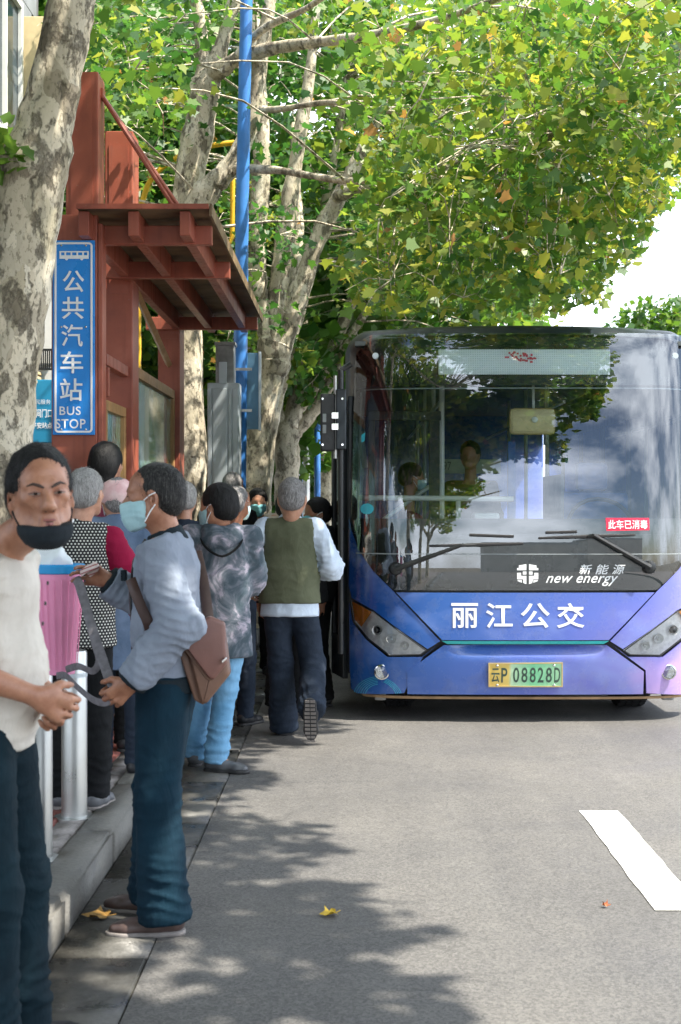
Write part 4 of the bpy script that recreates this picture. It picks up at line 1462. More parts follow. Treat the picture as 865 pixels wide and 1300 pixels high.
# red notice behind the screen
st = link('notice', patch([(769, 657.5), (824, 657.5), (824.5, 673), (770, 674)], .0055, .001), M_STICK, gl)
text_front('此车已消毒', 772, 822, 660, 671.5, .0085, M_WHITE, st, bold=.012)
me_ = patch([(466 + 8.5 * math.cos(R(a)), 646 + 7 * math.sin(R(a))) for a in range(0, 360, 24)], .0055, .001)
link('sticker', me_, M_CYAN, gl)
link('sticker', patch([(459, 552), (464, 549), (463, 560), (459, 562)], .0055, .001), M_CYAN, gl)

# headlights
HL = [(446, 762), (475, 777), (508, 802), (541, 826), (534, 831), (495, 832), (468, 811), (450, 789)]
AM = [(446.5, 763), (459, 769.5), (472, 777), (466, 784), (459, 796), (450, 786)]
def headlight(f):
    t = link('headlight', patch(f(HL), -.040, .02, .03), M_REFL, bus)
    for (cx, cy), r in (((479, 800), .036), ((497, 811), .034), ((514, 820), .030)):
        cx = f([(cx, cy)])[0][0]
        x, z = bpx(cx, cy)
        y = Yf(x, z)
        MB().lathe([(r, .004), (r, -.0), (r * .82, .012), (r * .35, .028)], (x, y + .008, z), 18, 0, 'Y', False).build('lamp_bowl', M_REFL, t, True)
        if abs(cy - 800) < 1:
            MB().lathe([(.024, .03), (.024, .004), (.016, -.004), (.004, -.007)], (x, y + .006, z), 16, 0, 'Y').build('lens', M_MASK, t, True)
        else:
            MB().lathe([(.011, .02), (.011, .0), (.004, -.006)], (x, y + .010, z), 10, 0, 'Y').build('bulb', M_RAILW, t, True)
    link('indicator', patch(f(AM), -.006, .02, .03), M_AMBER, t)
    link('lamp_cover', patch(f(HL), -.001, .004, .03), M_LAMPG, t)
    # seam
    pl = f(HL)
    m = MB()
    for i in range(len(pl)):
        a, b = bpx(*pl[i]), bpx(*pl[(i + 1) % len(pl)])
        m.tube([(a[0], Yf(*a) - .001, a[1]), (b[0], Yf(*b) - .001, b[1])], .0042, 6)
    m.build('gasket', M_RUBSEAL, t)
headlight(lambda q: q)
headlight(mir)
for cx in (485, 849):
    x, z = bpx(cx, 853)
    y = Yf(x, z)
    f = MB().lathe([(.054, .0), (.054, -.012), (.045, -.014), (.042, .0), (.03, .012), (.004, .016)], (x, y, z), 24, 0, 'Y').build('fog_lamp', M_CHROME, bus, True)
    MB().lathe([(.043, -.006), (.043, -.010), (.03, -.014), (.003, -.016)], (x, y, z), 20, 0, 'Y').build('lens', M_LAMPG, f, True)
# number plate
def plate_mat():
    m = NM('plate')
    x = m.sep(m.tc())[0]
    f = m.math('MULTIPLY', m.math('SUBTRACT', x, bpx(620, 856)[0] - BX), 1 / (bpx(714, 856)[0] - bpx(620, 856)[0]))
    m.set(Base_Color=m.ramp(f, [(0, (.72, .50, .12)), (.27, (.72, .55, .16)), (.31, (.52, .74, .50)), (.6, (.22, .66, .36)), (1, (.42, .72, .45))]), Roughness=.4)
    return m.m
pl = link('number_plate', patch([(620, 842), (714, 841), (714, 871), (620, 871)], .022, .014), plate_mat(), bus)
M_PLTXT = simple('plate characters', (.05, .09, .07), .5)
M_PLFR = simple('plate frame', (.62, .47, .22), .45, .2)
for a, b in (((620, 842), (714, 841)), ((620, 871), (714, 871)), ((620.7, 842), (620.7, 871)), ((713.3, 841), (713.3, 871))):
    strip(a, b, 1.6, .025, M_PLFR, 'frame', pl)
for ch, x0, x1, y0, y1 in (('云', 623.5, 634, 848, 866), ('P', 636, 644, 847.5, 866), ('0', 651, 659, 847, 866), ('8', 661.5, 669.5, 847, 866), ('8', 672, 680, 847, 866), ('2', 682, 690, 847, 866), ('8', 692.5, 700.5, 847, 866), ('D', 703, 711, 847, 866)):
    text_front(ch, x0, x1, y0, y1, .0245, M_PLTXT, pl, bold=.012)
for px, py in ((631, 844.5), (703, 844), (631, 869), (703, 869)):
    x, z = bpx(px, py)
    MB().lathe([(.008, 0), (.008, -.004), (.003, -.006)], (x, Yf(x, z) - .0225, z), 10, 0, 'Y').build('screw', M_CHROME, pl)
# cyan swirls printed on the lower corners
def arc(c, rx, ry, a0, a1, w, n=16):
    o = [(c[0] + rx * math.cos(R(a0 + (a1 - a0) * k / n)), c[1] - ry * math.sin(R(a0 + (a1 - a0) * k / n))) for k in range(n + 1)]
    i = [(c[0] + (rx - w) * math.cos(R(a0 + (a1 - a0) * k / n)), c[1] - (ry - w) * math.sin(R(a0 + (a1 - a0) * k / n))) for k in range(n + 1)]
    return o + i[::-1]
LLO = bpy.data.objects['bumper_corner']
def swirl(cx, cy, rx, ry, a0, a1):
    pts = []
    for k in range(11):
        a = R(a0 + (a1 - a0) * k / 10)
        x, z = bpx(cx + rx * math.cos(a), cy - ry * math.sin(a))
        pts.append((x, Yf(x, z) - .0005, z))
    MB().tube(pts, .0017, 5).build('stripe', M_CYAN, LLO)
for k in range(6):
    swirl(482, 884, 33 - k * 2.9, 25 - k * 1.9, 92 + k, 168)
for k in range(4):
    swirl(470, 888, 41 - k * 2.2, 30 - k * 1.4, 16, 60)
# wipers
def fp(px, py, off=.03):
    x, z = bpx(px, py)
    return Vector((x, Yf(x, z) - off, z))
def wiper(pivot, elbow, tip0, tip1):
    w = MB().lathe([(.046, .03), (.046, -.03), (.036, -.048), (.02, -.054)], fp(*pivot, 0.0), 18, 0, 'Y').build('wiper', M_BLACKP, bus, True)
    MB().tube([fp(*pivot, .05), fp(*elbow, .055)], [.020, .012], 8).build('arm', M_BLACKP, w, True)
    MB().tube([fp(*elbow, .055), fp(tip0[0] * .5 + tip1[0] * .5, tip0[1] * .5 + tip1[1] * .5, .045)], [.012, .008], 8).build('arm', M_BLACKP, w, True)
    MB().tube([fp(*tip0, .02), fp(tip0[0] * .5 + tip1[0] * .5, tip0[1] * .5 + tip1[1] * .5, .034), fp(*tip1, .02)], [.008, .013, .008], 6).build('blade', M_RUBBER, w, True)
    MB().tube([fp(*tip0, .012), fp(*tip1, .012)], .006, 4).build('blade_rubber', M_RUBBER, w)
wiper((502, 722), (585, 692), (545, 693), (664, 690))
wiper((824, 720), (752, 679), (684, 683), (806, 679))
for a, b in (((596, 679), (652, 681)), ((693, 676), (732, 675))):
    MB().tube([fp(*a, .02), fp(*b, .02)], .010, 6).build('wiper_link', M_RUBBER, bus, True)

# inside: dashboard, wheel, rails, partition, seats, passengers' sign
MB().box(BX - 1.18, BX + 1.18, 10.13, 10.75, 1.10, 1.27, bev=.05).build('dashboard', M_INTD, bus)
dsh = bpy.data.objects['dashboard']
MB().box(BX + .30, BX + 1.0, 10.2, 10.62, 1.26, 1.40, bev=.06).build('instrument_hood', M_INTD, dsh)
pts = [Vector((BX + .66 + .24 * math.cos(R(a)), 10.75 + .10 * math.sin(R(a)), 1.36 + .20 * math.sin(R(a)))) for a in range(0, 361, 18)]
sw = MB().tube(pts, .016, 8, cap=False)
sw.tube([pts[0], pts[10]], .012, 6)
sw.tube([pts[5].lerp(pts[15], .5), pts[15]], .012, 6)
sw.build('steering_wheel', M_BLACKP, bus, True)
def ip(px, py, Y): return P(px, py, Y)
def irail(pts, r, mat=M_RAILW, nm='handrail'): return MB().tube(pts, r, 8).build(nm, mat, bus, True)
irail([ip(452, 632, 10.35), ip(652, 633.5, 10.35)], .020)
irail([ip(582, 633, 10.36), ip(582, 690, 10.36)], .018)
irail([ip(470, 672, 10.5), ip(545, 618, 11.4)], .016)
irail([ip(561, 480, 11.2), ip(561, 690, 11.2)], .022)
irail([ip(548, 540, 11.6), ip(548, 690, 11.6)], .014)
irail([ip(458, 548, 10.3), ip(464, 594, 10.3)], .02)
for Y in (12.5, 14, 15.5):
    irail([Vector((BX - .5, Y, .35)), Vector((BX - .5, Y, 2.65))], .018)
    irail([Vector((BX + .5, Y, .35)), Vector((BX + .5, Y, 2.65))], .018)
for sx in (-1, 1):
    irail([Vector((BX + sx * .5, 11.5, 2.35)), Vector((BX + sx * .5, 18, 2.35))], .016, M_RAILW)
# dark door frame behind the passenger's side of the screen
dfm = MB()
a, b = ip(468, 522, 10.9), ip(560, 690, 10.9)
dfm.box(a.x, b.x, 10.9, 10.94, a.z - .07, a.z, bev=.005)
dfm.box(b.x - .09, b.x - .01, 10.9, 10.94, b.z, a.z - .071, bev=.005)
dfm.box(a.x, a.x + .05, 10.9, 10.94, b.z, a.z - .071, bev=.005)
dfm.build('inner_door_frame', M_INTD, bus)
a, b = ip(565, 470, 11.25), ip(640, 700, 11.25)
MB().box(BX + .38, BX + .41, 10.9, 11.9, .35, 1.75, bev=.01).build('driver_partition', M_INT, bus)
MB().box(BX + .40, BX + .96, 11.15, 11.28, .9, 1.62, bev=.05).build('driver_seat', M_SEAT, bus)
ds = bpy.data.objects['driver_seat']
MB().box(BX + .42, BX + .94, 10.8, 11.2, .75, .88, bev=.04).build('cushion', M_SEAT, ds)
MB().box(BX + .55, BX + .80, 11.17, 11.26, 1.63, 1.85, bev=.04).build('headrest', M_SEAT, ds)
for j in range(5):
    for i, x in enumerate((-1.0, -.62, .62, 1.0)):
        y = 12.4 + j * 1.05
        if j == 0 and x < 0: continue
        q = MB().box(BX + x - .2, BX + x + .2, y, y + .06, .75, 1.35, bev=.025).build('seat', M_SEAT, bus)
        MB().box(BX + x - .2, BX + x + .2, y - .42, y - .002, .70, .77, bev=.02).build('cushion', M_SEAT, q)
        MB().tube([Vector((BX + x, y - .2, .34)), Vector((BX + x, y - .2, .70))], .03, 6).build('leg', M_INT, q)
# lit route board at the rear of the driver's bay
a, b = ip(562, 601, 12.2), ip(636, 583, 12.2)
rb = MB().box(a.x, b.x, 12.2, 12.25, a.z, b.z, bev=.005).build('route_board', simple('pale board', (.42, .50, .40), .5), bus)
text_xz('97', ip(563, 597, 12.19).x, ip(573, 597, 12.19).x, ip(0, 597, 12.19).z, ip(0, 586, 12.19).z, 12.194, M_INT, rb)
MB().box(ip(600, 690, 10.7).x, ip(632, 690, 10.7).x, 10.55, 10.8, 1.27, ip(0, 651, 10.7).z, bev=.02).build('fare_box', M_RAILW, bus)
MB().box(ip(645, 612, 10.9).x, ip(655, 612, 10.9).x, 10.9, 10.93, 1.3, ip(0, 560, 10.9).z, bev=.01).build('inner_post', M_SEAT, bus)
# interior mirror
iq = ip(676, 535, 10.22)
im = MB().box(iq.x - .165, iq.x + .165, 10.20, 10.245, iq.z - .095, iq.z + .095, bev=.035).build('interior_mirror', M_MIRC, bus, True)
MB().box(iq.x - .145, iq.x + .145, 10.193, 10.20, iq.z - .075, iq.z + .075, bev=.003).build('mirror_back', M_MIRC, im, True)
irail([Vector((iq.x + .01, 10.22, iq.z + .02)), Vector((iq.x + .01, 10.26, iq.z + .38))], .010)
MB().lathe([(.022, 0), (.022, -.02), (.01, -.026)], (iq.x + .012, 10.195, iq.z + .01), 12, 0, 'Y').build('knob', M_RAILW, im, True)
# sun blind roller on the driver's side
# wheels
def wheel(x, y):
    w = MB().lathe([(.30, -.13), (.43, -.13), (.462, -.10), (.47, -.05), (.47, .05), (.462, .10), (.43, .13), (.30, .13)], (x, y, .47), 40, 0, 'X').build('wheel', M_RUBBER, bus, True)
    MB().lathe([(.0, -.02), (.10, -.03), (.12, -.09), (.27, -.06), (.298, -.12), (.298, .12), (.1, .05)], (x, y, .47), 30, 0, 'X').build('rim', M_GREYCAB, w, True)
    tr = MB()
    for k in range(64):
        a = 2 * math.pi * k / 64
        M = Matrix.Translation((x, y, .47)) @ Matrix.Rotation(a, 4, 'X')
        for xx in (-.075, -.025, .025, .075):
            tr.box(xx - .02, xx + .02, -.014, .014, .468, .477, 0, 0, M)
    tr.build('tread', M_RUBBER, w)
for y in (10.78, 16.0):
    wheel(BX - .87, y)
    wheel(BX + .87, y)
for sx in (-1, 1):
    x = BX + sx * 1.02
    MB().box(x - .04, x + .04, 10.05, 10.12, .13, .22, bev=.01).build('tow_lug', M_GREYCAB2, bus)
# roof equipment seen just over the edge
MB().box(BX + .35, BX + 1.0, 11.5, 13.5, 2.79, 2.90, bev=.04).build('roof_unit', M_ROOFB, bus)
# open folding door, pavement side
for (x0, y0), (x1, y1) in (((-.035, 10.32), (-.125, 10.72)), ((-.125, 10.78), (-.04, 11.2))):
    v = Vector((x1 - x0, y1 - y0, 0))
    L = v.length
    M = Matrix.Translation((x0, y0, 0)) @ Matrix.Rotation(math.atan2(v.y, v.x), 4, 'Z')
    m = MB()
    m.box(0, .06, -.02, .02, .25, 2.1, bev=.008, M=M)
    m.box(L - .06, L, -.02, .02, .25, 2.1, bev=.008, M=M)
    m.box(.061, L - .061, -.018, .018, .25, .55, bev=.006, M=M)
    m.box(.061, L - .061, -.018, .018, 2.03, 2.1, bev=.006, M=M)
    d = m.build('door', M_ROOFB, bus)
    MB().box(.061, L - .061, -.004, .004, .551, 2.029, M=M).build('pane', M_SIDEG, d)
MB().box(-.02, .02, 10.22, 10.30, .30, 2.30, bev=.012).build('door_post', M_ROOFB, bus)
MB().tube([(-.06, 10.3, .5), (-.06, 10.3, 2.1)], .012, 8).build('door_hinge', M_STEEL, bus, True)
# mirror arm and housing on the pavement side
mq = lambda x, y: P(x, y, 10.0)
a, b = mq(407, 573), mq(440, 500)
mi_ = MB().box(a.x, a.x + .105, 9.97, 10.03, a.z, b.z, bev=.012).build('mirror_housing', M_BLACKP, bus)
MB().box(a.x + .11, b.x, 9.94, 10.05, a.z + .01, b.z + .03, bev=.01).build('mirror_box', M_ROOFB, mi_)
MB().tube([mq(426, 477), mq(426, 582)], .014, 10).build('mirror_rod', M_STEEL, mi_, True)
MB().tube([mq(433, 470), mq(433, 830)], .022, 10).build('mirror_stay', M_BLACKP, bus, True)
for y0, y1 in ((524, 533), (538, 547)):
    p, q = mq(421, y1), mq(430, y0)
    MB().box(p.x, q.x, 9.92, 9.965, p.z, q.z, bev=.006).build('clamp', M_CHROME, mi_)
for y0 in (526, 540):
    p = mq(412, y0 + 5)
    MB().box(p.x - .012, p.x + .014, 9.958, 9.968, p.z - .03, p.z + .03, bev=.004).build('slot', M_SEALW, mi_)
for y in (507, 565):
    for x in (410, 435):
        p = mq(x, y)
        MB().lathe([(.008, 0), (.008, -.006)], (p.x, 9.94, p.z), 8, 0, 'Y').build('bolt', M_CHROME, mi_)
MB().tube([mq(433, 470), mq(446, 462)], .02, 8).build('mirror_stay', M_BLACKP, bus, True)
# ------------------------------------------------------------------ bodies: distance fields turned into one smooth surface
V3 = lambda *a: np.array(a, float)


def unit(v):
    n = np.linalg.norm(v)
    return v / n if n > 1e-9 else v


def cap(a, b, ra, rb=None, k=.02, u=None, fl=1.0, op='+', cut=None, cuta=None):
    return dict(t='cap', a=np.array(a, float), b=np.array(b, float), ra=ra, rb=ra if rb is None else rb, k=k, u=None if u is None else unit(np.array(u, float)), fl=fl, op=op, cut=cut, cuta=cuta)


def ell(c, r, Rm=None, k=.02, op='+'):
    return dict(t='ell', c=np.array(c, float), r=np.array(r, float), R=np.eye(3) if Rm is None else np.array(Rm, float), k=k, op=op)


def plane(p, n, k=.004, op='&'):
    "keep the side the normal points away from"
    return dict(t='pl', p=np.array(p, float), n=unit(np.array(n, float)), k=k, op=op)


def bbox(q):
    if q['t'] == 'cap':
        r = max(q['ra'], q['rb'])
        return np.minimum(q['a'], q['b']) - r, np.maximum(q['a'], q['b']) + r
    m = q['r'].max()
    return q['c'] - m, q['c'] + m


def dist(q, X, Y, Z):
    if q['t'] == 'pl':
        return (X - q['p'][0]) * q['n'][0] + (Y - q['p'][1]) * q['n'][1] + (Z - q['p'][2]) * q['n'][2]
    if q['t'] == 'ell':
        dx, dy, dz = X - q['c'][0], Y - q['c'][1], Z - q['c'][2]
        M = q['R'].T / q['r'][:, None]
        s = 0
        for r in M: s = s + (r[0] * dx + r[1] * dy + r[2] * dz) ** 2
        return (np.sqrt(s) - 1) * q['r'].min()
    a, d = q['a'], q['b'] - q['a']
    L = np.linalg.norm(d) + 1e-9
    d = d / L
    dx, dy, dz = X - a[0], Y - a[1], Z - a[2]
    tr = dx * d[0] + dy * d[1] + dz * d[2]
    t = np.clip(tr, 0, L)
    r = q['ra'] + (q['rb'] - q['ra']) * t / L
    ex, ey, ez = dx - t * d[0], dy - t * d[1], dz - t * d[2]
    e2 = ex * ex + ey * ey + ez * ez
    if q['u'] is not None and q['fl'] != 1.0:
        u = q['u']
        eu2 = (ex * u[0] + ey * u[1] + ez * u[2]) ** 2
        o = (np.sqrt(eu2 + np.maximum(e2 - eu2, 0) / q['fl'] ** 2) - r) * min(1, q['fl'])
    else:
        o = np.sqrt(e2) - r
    if q['cut'] is not None: o = np.maximum(o, tr - L - q['cut'])
    if q['cuta'] is not None: o = np.maximum(o, -tr - q['cuta'])
    return o


def smin(a, b, k):
    h = np.maximum(k - np.abs(a - b), 0) / k
    return np.minimum(a, b) - h * h * k * .25


def surface(prims, h, noise=None):
    "prims -> verts, quads"
    pos = [q for q in prims if q['op'] == '+']
    lo = np.min([bbox(q)[0] for q in pos], 0) - 3 * h - .012
    hi = np.max([bbox(q)[1] for q in pos], 0) + 3 * h + .012
    n = np.ceil((hi - lo) / h).astype(int) + 1
    F = np.full(n, 1.0, np.float32)
    ax = [(lo[i] + h * np.arange(n[i])).astype(np.float32) for i in range(3)]
    for q in prims:
        if q['t'] == 'pl':
            X, Y, Z = ax[0][:, None, None], ax[1][None, :, None], ax[2][None, None, :]
            F = -smin(-F, -dist(q, X, Y, Z).astype(np.float32), q['k'])
            continue
        b0, b1 = bbox(q)
        mg = q['k'] + 3 * h
        i0 = np.clip(np.floor((b0 - mg - lo) / h).astype(int), 0, n)
        i1 = np.clip(np.ceil((b1 + mg - lo) / h).astype(int) + 1, 0, n)
        if (i1 <= i0).any(): continue
        sl = tuple(slice(i0[i], i1[i]) for i in range(3))
        X, Y, Z = ax[0][sl[0]][:, None, None], ax[1][sl[1]][None, :, None], ax[2][sl[2]][None, None, :]
        d = dist(q, X, Y, Z).astype(np.float32)
        if q['op'] == '+': F[sl] = smin(F[sl], d, q['k'])
        elif q['op'] == '-': F[sl] = -smin(-F[sl], d, q['k'])
    F[0], F[-1], F[:, 0], F[:, -1], F[:, :, 0], F[:, :, -1] = 1, 1, 1, 1, 1, 1
    S = F < 0
    C8 = np.zeros(n - 1, np.int8)
    off = [(a, b, c) for a in (0, 1) for b in (0, 1) for c in (0, 1)]
    sub = lambda A, o: A[o[0]:n[0] - 1 + o[0], o[1]:n[1] - 1 + o[1], o[2]:n[2] - 1 + o[2]]
    for o in off: C8 += sub(S, o)
    cell = (C8 > 0) & (C8 < 8)
    ids = np.argwhere(cell)
    idx = np.full(n - 1, -1, np.int32)
    idx[cell] = np.arange(len(ids))
    acc, num = np.zeros((len(ids), 3)), np.zeros(len(ids))
    for i in range(8):
        for j in range(i + 1, 8):
            a, b = np.array(off[i]), np.array(off[j])
            if np.abs(a - b).sum() != 1: continue
            va, vb = F[tuple((ids + a).T)], F[tuple((ids + b).T)]
            m = (va < 0) != (vb < 0)
            t = np.where(m, va / np.where(m, va - vb, 1), 0)
            acc += np.where(m[:, None], a + t[:, None] * (b - a), 0)
            num += m
    Vt = lo + h * (ids + acc / num[:, None])
    Q = []
    for axis in range(3):
        sl0 = [slice(None)] * 3; sl1 = [slice(None)] * 3
        sl0[axis] = slice(0, -1); sl1[axis] = slice(1, None)
        A, B = S[tuple(sl0)], S[tuple(sl1)]
        e = np.argwhere(A != B)
        if not len(e): continue
        u, v = (axis + 1) % 3, (axis + 2) % 3
        ins = A[tuple(e.T)]
        c = []
        for du, dv in ((-1, -1), (0, -1), (0, 0), (-1, 0)):
            o = e.copy()
            o[:, u] += du; o[:, v] += dv
            c.append(idx[tuple(o.T)])
        c = np.stack(c, 1)
        c[~ins] = c[~ins][:, ::-1]
        Q.append(c)
    Q = np.concatenate(Q)
    return Vt, Q[(Q >= 0).all(1)]


def vnoise(p, seed=0):
    i = np.floor(p).astype(np.int64)
    f = p - i
    f = f * f * (3 - 2 * f)
    def hsh(a):
        x = (a[:, 0] * 73856093) ^ (a[:, 1] * 19349663) ^ (a[:, 2] * 83492791) ^ (seed * 2654435761)
        x = (x ^ (x >> 13)) * 1274126177
        x = x ^ (x >> 16)
        return (x & 0xffff) / 65535.0
    o = 0
    for a in (0, 1):
        for b in (0, 1):
            for c in (0, 1):
                w = (f[:, 0] if a else 1 - f[:, 0]) * (f[:, 1] if b else 1 - f[:, 1]) * (f[:, 2] if c else 1 - f[:, 2])
                o = o + w * hsh(i + np.array([a, b, c]))
    return o


def normals(v, q):
    a = v[q[:, 2]] - v[q[:, 0]]
    b = v[q[:, 3]] - v[q[:, 1]]
    fn = np.cross(a, b)
    n = np.zeros_like(v)
    for i in range(4): np.add.at(n, q[:, i], fn)
    return n / (np.linalg.norm(n, axis=1)[:, None] + 1e-12)


def relax(v, q, it=1, w=.5):
    for _ in range(it):
        s, c = np.zeros_like(v), np.zeros(len(v))
        for i in range(4):
            for j in ((i + 1) % 4, (i - 1) % 4):
                np.add.at(s, q[:, i], v[q[:, j]])
                np.add.at(c, q[:, i], 1)
        v = v * (1 - w) + w * s / c[:, None]
    return v


def folds(v, q, amp, fr=(9, 9, 5), seed=1, sharp=2.0, mask=None, rings=()):
    "cloth folds along the normals"
    n = normals(v, q)
    w = v + .035 * np.stack([vnoise(v * 7, seed + 5), vnoise(v * 7, seed + 6), vnoise(v * 7, seed + 7)], 1)
    f = np.array(fr)
    a = 1 - np.abs(2 * vnoise(w * f, seed) - 1)
    b = 1 - np.abs(2 * vnoise(w * f * 2.1 + 3, seed + 1) - 1)
    d = amp * (a ** sharp + .40 * b ** (sharp * .8) - .55)
    if mask is not None: d = d * mask(v)
    for c, ax, rad, wl, am in rings:
        # creases across a limb where it bends or bunches
        t = (v - c) @ ax
        ph = 2 * math.pi * (t / wl + 1.5 * (vnoise(v * np.array([13, 13, 9]), seed + 11) - .5))
        cr = (1 - np.abs(np.sin(ph * .5))) ** 1.6 - .35
        d = d + am * cr * np.exp(-((v - c) ** 2).sum(1) / rad ** 2) * (.35 + 1.3 * vnoise(v * 11, seed + 12))
    return v + n * d[:, None]


def rotz(a): return np.array([[math.cos(a), -math.sin(a), 0], [math.sin(a), math.cos(a), 0], [0, 0, 1]])
def rotx(a): return np.array([[1, 0, 0], [0, math.cos(a), -math.sin(a)], [0, math.sin(a), math.cos(a)]])
def roty(a): return np.array([[math.cos(a), 0, math.sin(a)], [0, 1, 0], [-math.sin(a), 0, math.cos(a)]])


def ik(a, c, la, lb, hint):
    a, c = np.array(a, float), np.array(c, float)
    d = c - a
    L = np.linalg.norm(d)
    if L > (la + lb) * .999:
        c = a + d * ((la + lb) * .999 / L)
        d = c - a
        L = np.linalg.norm(d)
    x = (la * la - lb * lb + L * L) / (2 * L)
    hgt = math.sqrt(max(0, la * la - x * x))
    dn = d / L
    h = np.array(hint, float)
    h = unit(h - dn * h.dot(dn))
    return a + dn * x + h * hgt, c


def hand_prims(w, fwd, thumb, s=1.0, curl=.5, spread=.0, k=.006, mirror=False):
    "wrist, direction of the fingers, direction of the thumb side; palm closes towards fwd x thumb"
    f, t = unit(np.array(fwd, float)), np.array(thumb, float)
    t = unit(t - f * t.dot(f))
    p = np.cross(f, t) * (-1 if mirror else 1)     # palm side
    o = [cap(w, w + f * .03 * s, .024 * s, .027 * s, .015, t, .72),
         cap(w + f * .02 * s + t * .014 * s, w + f * .082 * s + t * .022 * s, .021 * s, .019 * s, .012, t, .66),
         cap(w + f * .02 * s - t * .012 * s, w + f * .078 * s - t * .024 * s, .021 * s, .017 * s, .012, t, .66)]
    for i, (x, y, L) in enumerate(((.033, .086, .074), (.0115, .091, .082), (-.0105, .087, .076), (-.0315, .079, .060))):
        base = w + f * y * s + t * x * s
        a = 0.15 + curl * .55
        d = unit(f + t * (.10 * (1.2 - i) * (1 + spread)))
        pt, r = base, (.0092 - .0006 * (i == 3)) * s
        for m, fr in enumerate((.44, .31, .25)):
            dd = d * math.cos(a) + p * math.sin(a)
            nx = pt + dd * L * fr * s
            o.append(cap(pt, nx, r, r * .9, .005))
            pt, r = nx, r * .9
            a += curl * (1.0, .75, .4)[m]
    b = w + f * .022 * s + t * .026 * s
    d1 = unit(f * .62 + t * .62 + p * .42)
    d2 = unit(f * .88 + t * .12 + p * (.35 + .4 * curl))
    m1 = b + d1 * .040 * s
    m2 = m1 + d2 * .034 * s
    o += [cap(w + f * .012 * s + t * .012 * s, m1, .0165 * s, .0115 * s, .012), cap(m1, m2, .0108 * s, .0095 * s, .006), cap(m2, m2 + unit(d2 + p * .3) * .024 * s, .0095 * s, .008 * s, .005)]
    return o


HW = 1.0


def head_prims(c, Rm, s=1.0, detail=1.0, jowl=1.0):
    W = lambda x, y, z: c + Rm @ (V3(x * HW, y, z) * s)
    e = lambda x, y, z, rx, ry, rz, k=.02, op='+', rr=None: ell(W(x, y, z), V3(rx * HW if rr is None else rx, ry, rz) * s, Rm if rr is None else Rm @ rr, k * s, op)
    o = [e(0, -.014, .030, .0745, .094, .086, .03), e(0, .022, -.040, .060, .068, .074, .035),
         e(0, .030, .040, .062, .055, .05, .03)]
    for sx in (-1, 1):
        o += [cap(W(sx * .052, .004, -.052), W(sx * .026, .066, -.094), .020 * s * jowl, .018 * s, .025 * s),
              e(sx * .045, .060, -.016, .022, .022, .018, .020),
              e(sx * .0775, -.006, -.010, .010, .021, .033, .006, '+', rotx(-.15) @ rotz(-sx * .35)),
              e(sx * .0800, -.002, -.008, .006, .012, .020, .004, '-', rotx(-.15) @ rotz(-sx * .35)) if detail > .5 else e(sx * .0775, -.006, -.010, .010, .021, .033, .006)]
    o += [e(0, .074, -.100, .022, .018, .017, .02)]
    if detail:
        for sx in (-1, 1):
            o += [e(sx * .033, .098, .004, .019, .016, .011, .012, '-'),
                  e(sx * .032, .078, .002, .0165, .0135, .0125, .006),
                  cap(W(sx * .014, .0885, .021), W(sx * .046, .074, .022), .0105 * s, .009 * s, .012 * s),
                  e(sx * .0145, .095, -.034, .0098, .011, .0088, .008)]
        o += [cap(W(0, .088, .010), W(0, .1095, -.028), .0085 * s, .0135 * s, .012 * s),
              cap(W(-.021, .083, -.062), W(.021, .083, -.062), .0075 * s, .0075 * s, .010 * s),
              cap(W(-.018, .0845, -.0725), W(.018, .0845, -.0725), .0082 * s, .0082 * s, .009 * s),
              e(0, .100, -.0665, .022, .012, .0022, .004, '-')]
    if detail > .9:
        for sx in (-1, 1):
            o += [cap(W(sx * .020, .0955, -.030), W(sx * .034, .083, -.062), .0030 * s, .0026 * s, .008 * s, op='-'), cap(W(sx * .020, .0955, -.014), W(sx * .046, .080, -.020), .0022 * s, .002 * s, .007 * s, op='-'),
                  cap(W(sx * .050, .078, .012), W(sx * .060, .064, .004), .0016 * s, .0014 * s, .004 * s, op='-')]
        for sx in (-1, 1): o.append(e(sx * .060, .062, -.050, .020, .022, .022, .03, '-'))
        o += [cap(W(-.034, .0935, .056), W(.034, .0935, .056), .0014 * s, .0014 * s, .005 * s, op='-'), cap(W(-.036, .0905, .046), W(.036, .0905, .046), .0014 * s, .0014 * s, .005 * s, op='-'), cap(W(-.006, .0965, .022), W(-.007, .0965, .034), .0014 * s, .0012 * s, .004 * s, op='-')]
    return o


def hair_prims(c, Rm, s, t=.010, line=.062, nape=-.055, crown_thin=0.0):
    W = lambda x, y, z: c + Rm @ (V3(x * HW, y, z) * s)
    o = [ell(W(0, -.016, .032), V3(.0745 * HW + t, .094 + t, .086 + t) * s, Rm, .02),
         ell(W(0, -.055, -.02), V3(.066 + t * .5, .05 + t, .06) * s, Rm, .03),
         ell(W(0, .115, -.040), V3(.088, .085, line + .060) * s, Rm, .012, '-'),
         ell(W(.088, .030, -.045), V3(.035, .045, .060) * s, Rm, .01, '-'), ell(W(-.088, .030, -.045), V3(.035, .045, .060) * s, Rm, .01, '-'),
         ell(W(.088, -.008, -.020), V3(.03, .022, .036) * s, Rm, .006, '-'), ell(W(-.088, -.008, -.020), V3(.03, .022, .036) * s, Rm, .006, '-'),
         plane(W(0, 0, nape), Rm @ V3(0, .35, -1), .01)]
    return o


